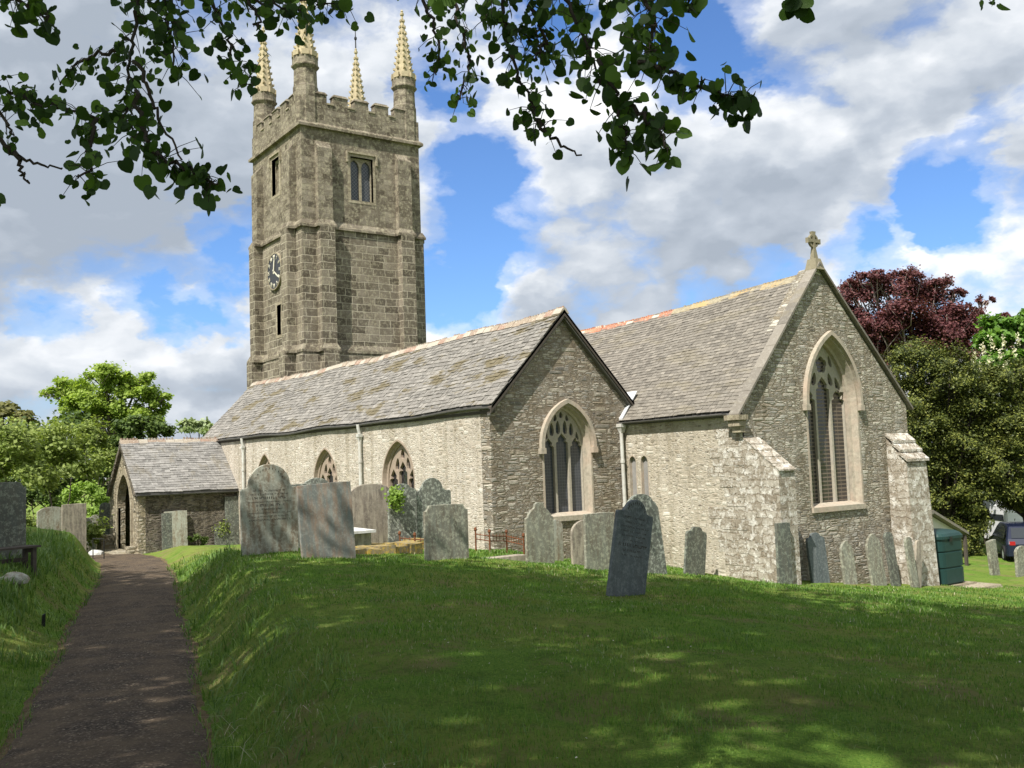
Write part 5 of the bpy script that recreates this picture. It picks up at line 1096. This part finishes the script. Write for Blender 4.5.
#@@PART4
# ------------------------------------------------------------------ the lime trees overhead (crowns out of frame, lowest sprays hanging into it)
def big_lime(label,base,cl,n,size=.13,tr=.45):
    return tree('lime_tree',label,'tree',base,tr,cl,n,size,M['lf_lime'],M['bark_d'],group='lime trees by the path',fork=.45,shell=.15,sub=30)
b1=(16.5,-21.5,g(16.5,-21.5))
LA_=big_lime('lime tree whose dark leafy sprays hang across the top of the view',b1,[(9.6,-15,10.6,3.8,3.6,1.6),(13.4,-11.2,11,4.2,3.8,1.8),(17,-14,12,4.5,4.5,2.6),(5.4,-17,11,3.6,2.6,1.8),(13,-17,12.5,4.5,4.5,3),(20,-10,12,4.5,4.5,2.4),(1.5,-18.4,11.5,3.5,2.6,1.8),(17.4,-7,12,3.8,3.6,1.8),(21,-18,12.5,4,4,2),(17,-20,12.5,4,3.6,2),(12,-21,12,4,3.6,2),(8,-20.5,12,3.6,3.4,2),(21,-14,12.5,4,4,2),(15.5,-17,12,4,4,2),(4,-19,12,3.4,3,1.6),(19.5,-21,12.5,3.6,3.4,1.8),(23,-22,12.5,3.6,3.4,1.8),(15.5,-23,12.5,3.4,3,1.6)],32000,.165)
b2=(29,-9,g(29,-9))
LB_=big_lime('lime tree out of view on the right casting the lawn into shade',b2,[(24,-4,11.5,4.5,4.5,2.4),(20,-2.5,11.5,4,4,2),(17,.2,10.8,3.2,3.0,1.6),(25,2,11.5,4.5,4.5,2.4),(21,4,10.8,4,4,1.8),(29,-3,12,4.5,4.5,3),(26,8,11.5,4,4,2),(25,-13,12.5,4.5,4.5,2.4),(27,-19,12.5,4.5,4.5,2.4),(22,-8,12,4,4,2)],23000,.165)
b3=(-9,-25,g(-9,-25))
LC_=big_lime('lime tree south of the path dappling the left bank and porch roof',b3,[(-8,-22,13,4,4,2.5),(-3,-21,13,4,4,2.5),(1,-20,12,3.5,3.2,2),(5,-19.5,12,3.2,3,2),(-6,-26,16,5,5,3)],12000,.22)
# hanging sprays: twigs as paths seen in the photo, each at its own distance
def heart(n):
    return [(0,0,0),(.20,-.12,0),(.45,-.04,.02),(.56,.24,.05),(.52,.52,.04),(.30,.80,.0),(0,1.0,-.03),(-.30,.80,.0),(-.52,.52,.04),(-.56,.24,.05),(-.45,-.04,.02),(-.20,-.12,0)]
HS=np.array(heart(0)); 
def sprays(parent,specs):
    rr=np.random.default_rng(4); LV=[];LF=[];tw=MB()
    fan=[(0,i,i+1) for i in range(1,11)]
    cnt=0
    for pts,d0,d1,dens,spread,size in specs:
        P=[at(px,py,d0+(d1-d0)*i/max(1,len(pts)-1)) for i,(px,py) in enumerate(pts)]
        # smooth path
        Q=[]
        for i in range(len(P)-1):
            for k in range(6):
                f=k/6; Q.append(P[i].lerp(P[i+1],f)+Vector(rr.normal(size=3))*.006)
        Q.append(P[-1]); L=len(Q)
        tw.tube(Q,[.007*(1-.75*i/L)+.0012 for i in range(L)],5)
        if dens<=0: continue
        tot=sum((Q[i+1]-Q[i]).length for i in range(L-1)); m=int(tot*dens*2.0)
        for j in range(m):
            f=rr.uniform(0,1)**.9*(L-1); i=int(min(f,L-2)); c=Q[i].lerp(Q[i+1],f-i)
            off=Vector(rr.normal(size=3))*spread*.5; off.z-=abs(rr.normal())*spread*.25
            c2=c+off
            if j%2==0: tw.tube([c,c.lerp(c2,.5)+Vector((0,0,.008)),c2],[.0018,.0014,.001],4)
            s=size*.60*rr.uniform(.42,1.22)
            dirv=Vector((rr.normal()*.6,rr.normal()*.6,-rr.uniform(.3,1.3))).normalized()   # tips hang down
            nrm=Vector(rr.normal(size=3)); nrm=(nrm-dirv*nrm.dot(dirv)).normalized(); side=dirv.cross(nrm)
            curl=rr.uniform(-.25,.35)
            for (u,v,w_) in HS:
                p=c2+side*(u*s)+dirv*(v*s)+nrm*((w_*1.5+curl*(abs(u)*.5+v*v*.12))*s); LV.append((p.x,p.y,p.z))
            b0=cnt*12; LF+=[(b0+a,b0+b_,b0+c_) for a,b_,c_ in fan]; cnt+=1
    off=Vector(parent.location)
    tw.build('hanging_twigs',M['bark_d'],parent,recalc=False)
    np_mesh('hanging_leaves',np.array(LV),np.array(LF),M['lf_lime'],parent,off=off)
    return cnt
sp=[
 # left group
 ([(150,-40),(139,0),(133,40),(128,75),(124,110),(135,138)],3.6,3.4,85,.10,.062),
 ([(135,90),(143,130),(155,152),(178,165),(205,176),(218,184)],3.3,3.1,75,.075,.075),
 ([(-20,78),(0,88),(30,102),(60,108),(95,118),(118,120)],3.8,3.5,75,.09,.062),
 ([(95,118),(88,150),(92,170),(78,178)],3.4,3.2,50,.07,.07),
 ([(-15,100),(5,118),(14,135)],3.6,3.5,45,.07,.062),
 ([(120,50),(95,57),(75,65),(60,85)],3.6,3.6,55,.06,.05),
 ([(200,-30),(215,5),(228,35),(232,62),(252,86)],3.7,3.5,60,.07,.062),
 ([(160,-30),(165,10),(172,40),(175,72)],3.7,3.5,80,.10,.068),
 ([(135,60),(150,95),(160,120),(182,160)],3.4,3.3,0,.0,.0),
 ([(105,-40),(150,-12),(210,-6),(280,0),(350,2)],4.0,4.0,80,.09,.072),
 ([(-30,-20),(10,-2),(30,6),(48,18)],3.4,3.3,45,.07,.075),
 ([(36,-10),(46,10),(46,30)],3.5,3.4,35,.05,.07),
 ([(235,-20),(262,5),(300,10)],3.9,3.8,60,.08,.065),
 ([(250,0),(256,15),(258,28)],3.9,3.8,25,.04,.06),
 ([(0,140),(18,155),(36,165),(62,168)],3.4,3.4,0,.0,.0),
 ([(18,155),(22,172),(27,180)],3.4,3.4,0,.0,.0),
 ([(-6,196),(-3,204)],3.3,3.3,25,.02,.06),
 # right group
 ([(405,-40),(450,-20),(520,-12),(600,-10),(650,-15),(690,-20)],3.6,3.4,90,.12,.08),
 ([(420,-10),(432,20),(440,45),(436,75)],3.9,3.8,60,.06,.052),
 ([(450,-10),(462,30),(470,60),(460,100)],3.8,3.7,62,.07,.056),
 ([(500,-10),(505,30),(520,80),(538,118),(545,128)],3.6,3.5,72,.075,.062),
 ([(538,118),(550,135),(562,146),(582,155)],3.5,3.5,0,.0,.0),
 ([(480,10),(500,20),(535,45),(560,60)],3.7,3.6,60,.08,.062),
 ([(560,-10),(575,20),(590,50),(600,85)],3.4,3.3,85,.10,.072),
 ([(600,60),(618,100),(625,130),(630,160)],3.2,3.1,75,.075,.078),
 ([(625,100),(645,115),(660,130),(668,148)],3.1,3.0,48,.05,.085),
 ([(640,-10),(655,20),(650,45),(660,55)],3.2,3.1,65,.10,.09),
 ([(640,60),(670,70),(700,85),(735,98),(750,102)],3.1,3.0,95,.07,.07),
 ([(680,-25),(690,-5),(688,12)],3.2,3.2,45,.05,.085),
 ([(790,-25),(796,-5),(800,8)],3.3,3.3,45,.04,.075),
 ([(975,-20),(985,-8),(992,-3)],3.3,3.3,40,.05,.07),
 ([(530,0),(545,40),(535,60)],3.6,3.5,60,.07,.06),
 # limbs carrying the sprays
]
sprays(LA_,sp)
b=MB(); b.tube([(16.9,-20.3,4.8),(17.6,-16.5,4.6),(18.2,-14.0,3.4),tuple(at(150,-40,3.6))],[.09,.06,.03,.01],6); b.tube([(17.6,-16.5,4.6),(19.3,-14.2,3.6),tuple(at(405,-40,3.6))],[.06,.03,.01],6); b.tube([(17.6,-16.5,4.6),(19.8,-14.3,3.4),tuple(at(690,-24,3.4))],[.05,.025,.008],6); b.build('low_limb',M['bark_d'],LA_)
# ------------------------------------------------------------------ grass
def blades(C_,h,w_,lean,seg=1,rng=RNG):
    n=len(C_); a=rng.uniform(0,2*PI,n); d=np.c_[np.cos(a),np.sin(a),np.zeros(n)]; s=np.c_[-np.sin(a),np.cos(a),np.zeros(n)]
    h=h[:,None]; w_=w_[:,None]; l=(lean*rng.uniform(.2,1,n))[:,None]
    P0=C_-s*w_; P1=C_+s*w_; mid=C_+d*l*h*.4; mid[:,2]+=h[:,0]*.62; P2=mid+s*w_*.75; P3=mid-s*w_*.75; tip=C_+d*l*h*1.15; tip[:,2]+=h[:,0]*(1-.25*l[:,0])
    V=np.stack([P0,P1,P2,P3,tip],1).reshape(-1,3); k=np.arange(n)*5
    return V,np.concatenate([np.c_[k,k+1,k+2],np.c_[k,k+2,k+3],np.c_[k+3,k+2,k+4]])
def scatter(n,px0,px1,py0,py1,power=1.0):
    """points on the turf ahead of the lens, thinning with distance"""
    r0,r1=2.6,34
    u=RNG.uniform(0,1,n); dist=r0+(r1-r0)*u**power; ang=_y+R(1)*RNG.uniform(-36,36,n)
    x=CAM.x+np.cos(ang)*dist; y=CAM.y+np.sin(ang)*dist; return x,y,dist
def turf(n,power,hmin,hmax,wd,name,label,mat,filt,lean=.8):
    x,y,d=scatter(n,0,0,0,0,power); pd,pz,pw,lat=pathinfo(x,y)
    keep=(pd>pw*.93)&~((x<.1)&(y>.15))&~((x<5.7)&(y>4.7)&(y<12.2))&~((x<-19.8)&(y>-4.2))
    keep&=filt(x,y,d,pd,pw,lat); x,y,d,pd,pw=x[keep],y[keep],d[keep],pd[keep],pw[keep]
    z=gz(x,y); k=np.clip(d/7,1,3.2); patch=.75+.35*np.sin(x*1.7+np.sin(y*2.1))*np.cos(y*1.3)
    h=RNG.uniform(hmin,hmax,len(x))*patch*(1+.25*(k-1)); V,Fc=blades(np.c_[x,y,z-.004],h,wd*k*RNG.uniform(.7,1.3,len(x)),lean)
    o=np_mesh(name,V,Fc,mat); tag(o,label,'grass',kind='stuff')
tru=lambda x,y,d,pd,pw,lat:np.ones(len(x),bool)
turf(330000,1.25,.025,.055,.0022,'lawn_grass','short mown grass of the churchyard lawn',M['grass'],tru)
turf(35000,1.2,.03,.06,.0022,'dry_grass','scattered dry pale blades in the lawn',M['straw'],lambda x,y,d,pd,pw,lat:(RNG.uniform(0,1,len(x))<.35*(np.sin(x*.9+2)*np.cos(y*.7+1)>-.1)))
turf(90000,1.0,.08,.20,.0035,'long_grass','longer rough grass along the path banks',M['grass_l'],lambda x,y,d,pd,pw,lat:(pd<pw+1.25)&(pd>pw*.95)&(RNG.uniform(0,1,len(x))<.75)&(np.sin(x*3.1+y*2)+RNG.normal(size=len(x))*.5>-.2),1.1)
turf(90000,.9,.10,.30,.004,'left_bank_grass','tall uncut grass on the left bank',M['grass_l'],lambda x,y,d,pd,pw,lat:(lat<0)&(pd>pw+.7),.9)
turf(16000,1.3,.15,.32,.0035,'bank_straw','long dry stems lying over the bank right of the path',M['straw'],lambda x,y,d,pd,pw,lat:(lat>0)&(pd<pw+.95)&(pd>pw+.15)&(d<10)&(RNG.uniform(0,1,len(x))<.10),1.9)
turf(26000,.9,.14,.30,.0065,'strap_leaves','broad strap leaved clumps on the bank right of the path',M['grass_l'],lambda x,y,d,pd,pw,lat:(lat>0)&(pd<pw+1.0)&(pd>pw+.05)&(d<13)&(np.sin(x*2.3+1)*np.cos(y*2.9)+RNG.normal(size=len(x))*.3>.25)&(RNG.uniform(0,1,len(x))<.75),1.3)
turf(70000,1.0,.05,.11,.0030,'grass_tufts','taller darker tufts of grass scattered over the lawn',M['grass_l'],lambda x,y,d,pd,pw,lat:(lat>0)&(pd>pw+.8)&(np.sin(x*2.7+1.3*np.sin(y*1.9))*np.cos(y*3.1+np.sin(x*1.4))+RNG.normal(size=len(x))*.16>.52),1.0)
# daisies
x,y,d=scatter(900,0,0,0,0,1.1); pd,pz,pw,lat=pathinfo(x,y); kp=(pd>pw+1)&(np.sin(x*.8)*np.sin(y*.9)>.15); x,y=x[kp],y[kp]; z=gz(x,y)+.05
V,Fc=leaf_quads(np.c_[x,y,z],np.tile(np.array([0,0,1.]),(len(x),1))+RNG.normal(size=(len(x),3))*.25,.009,asp=.9); o=np_mesh('daisies',V,Fc,M['white']); tag(o,'tiny white daisies scattered in the lawn','flowers',kind='stuff')
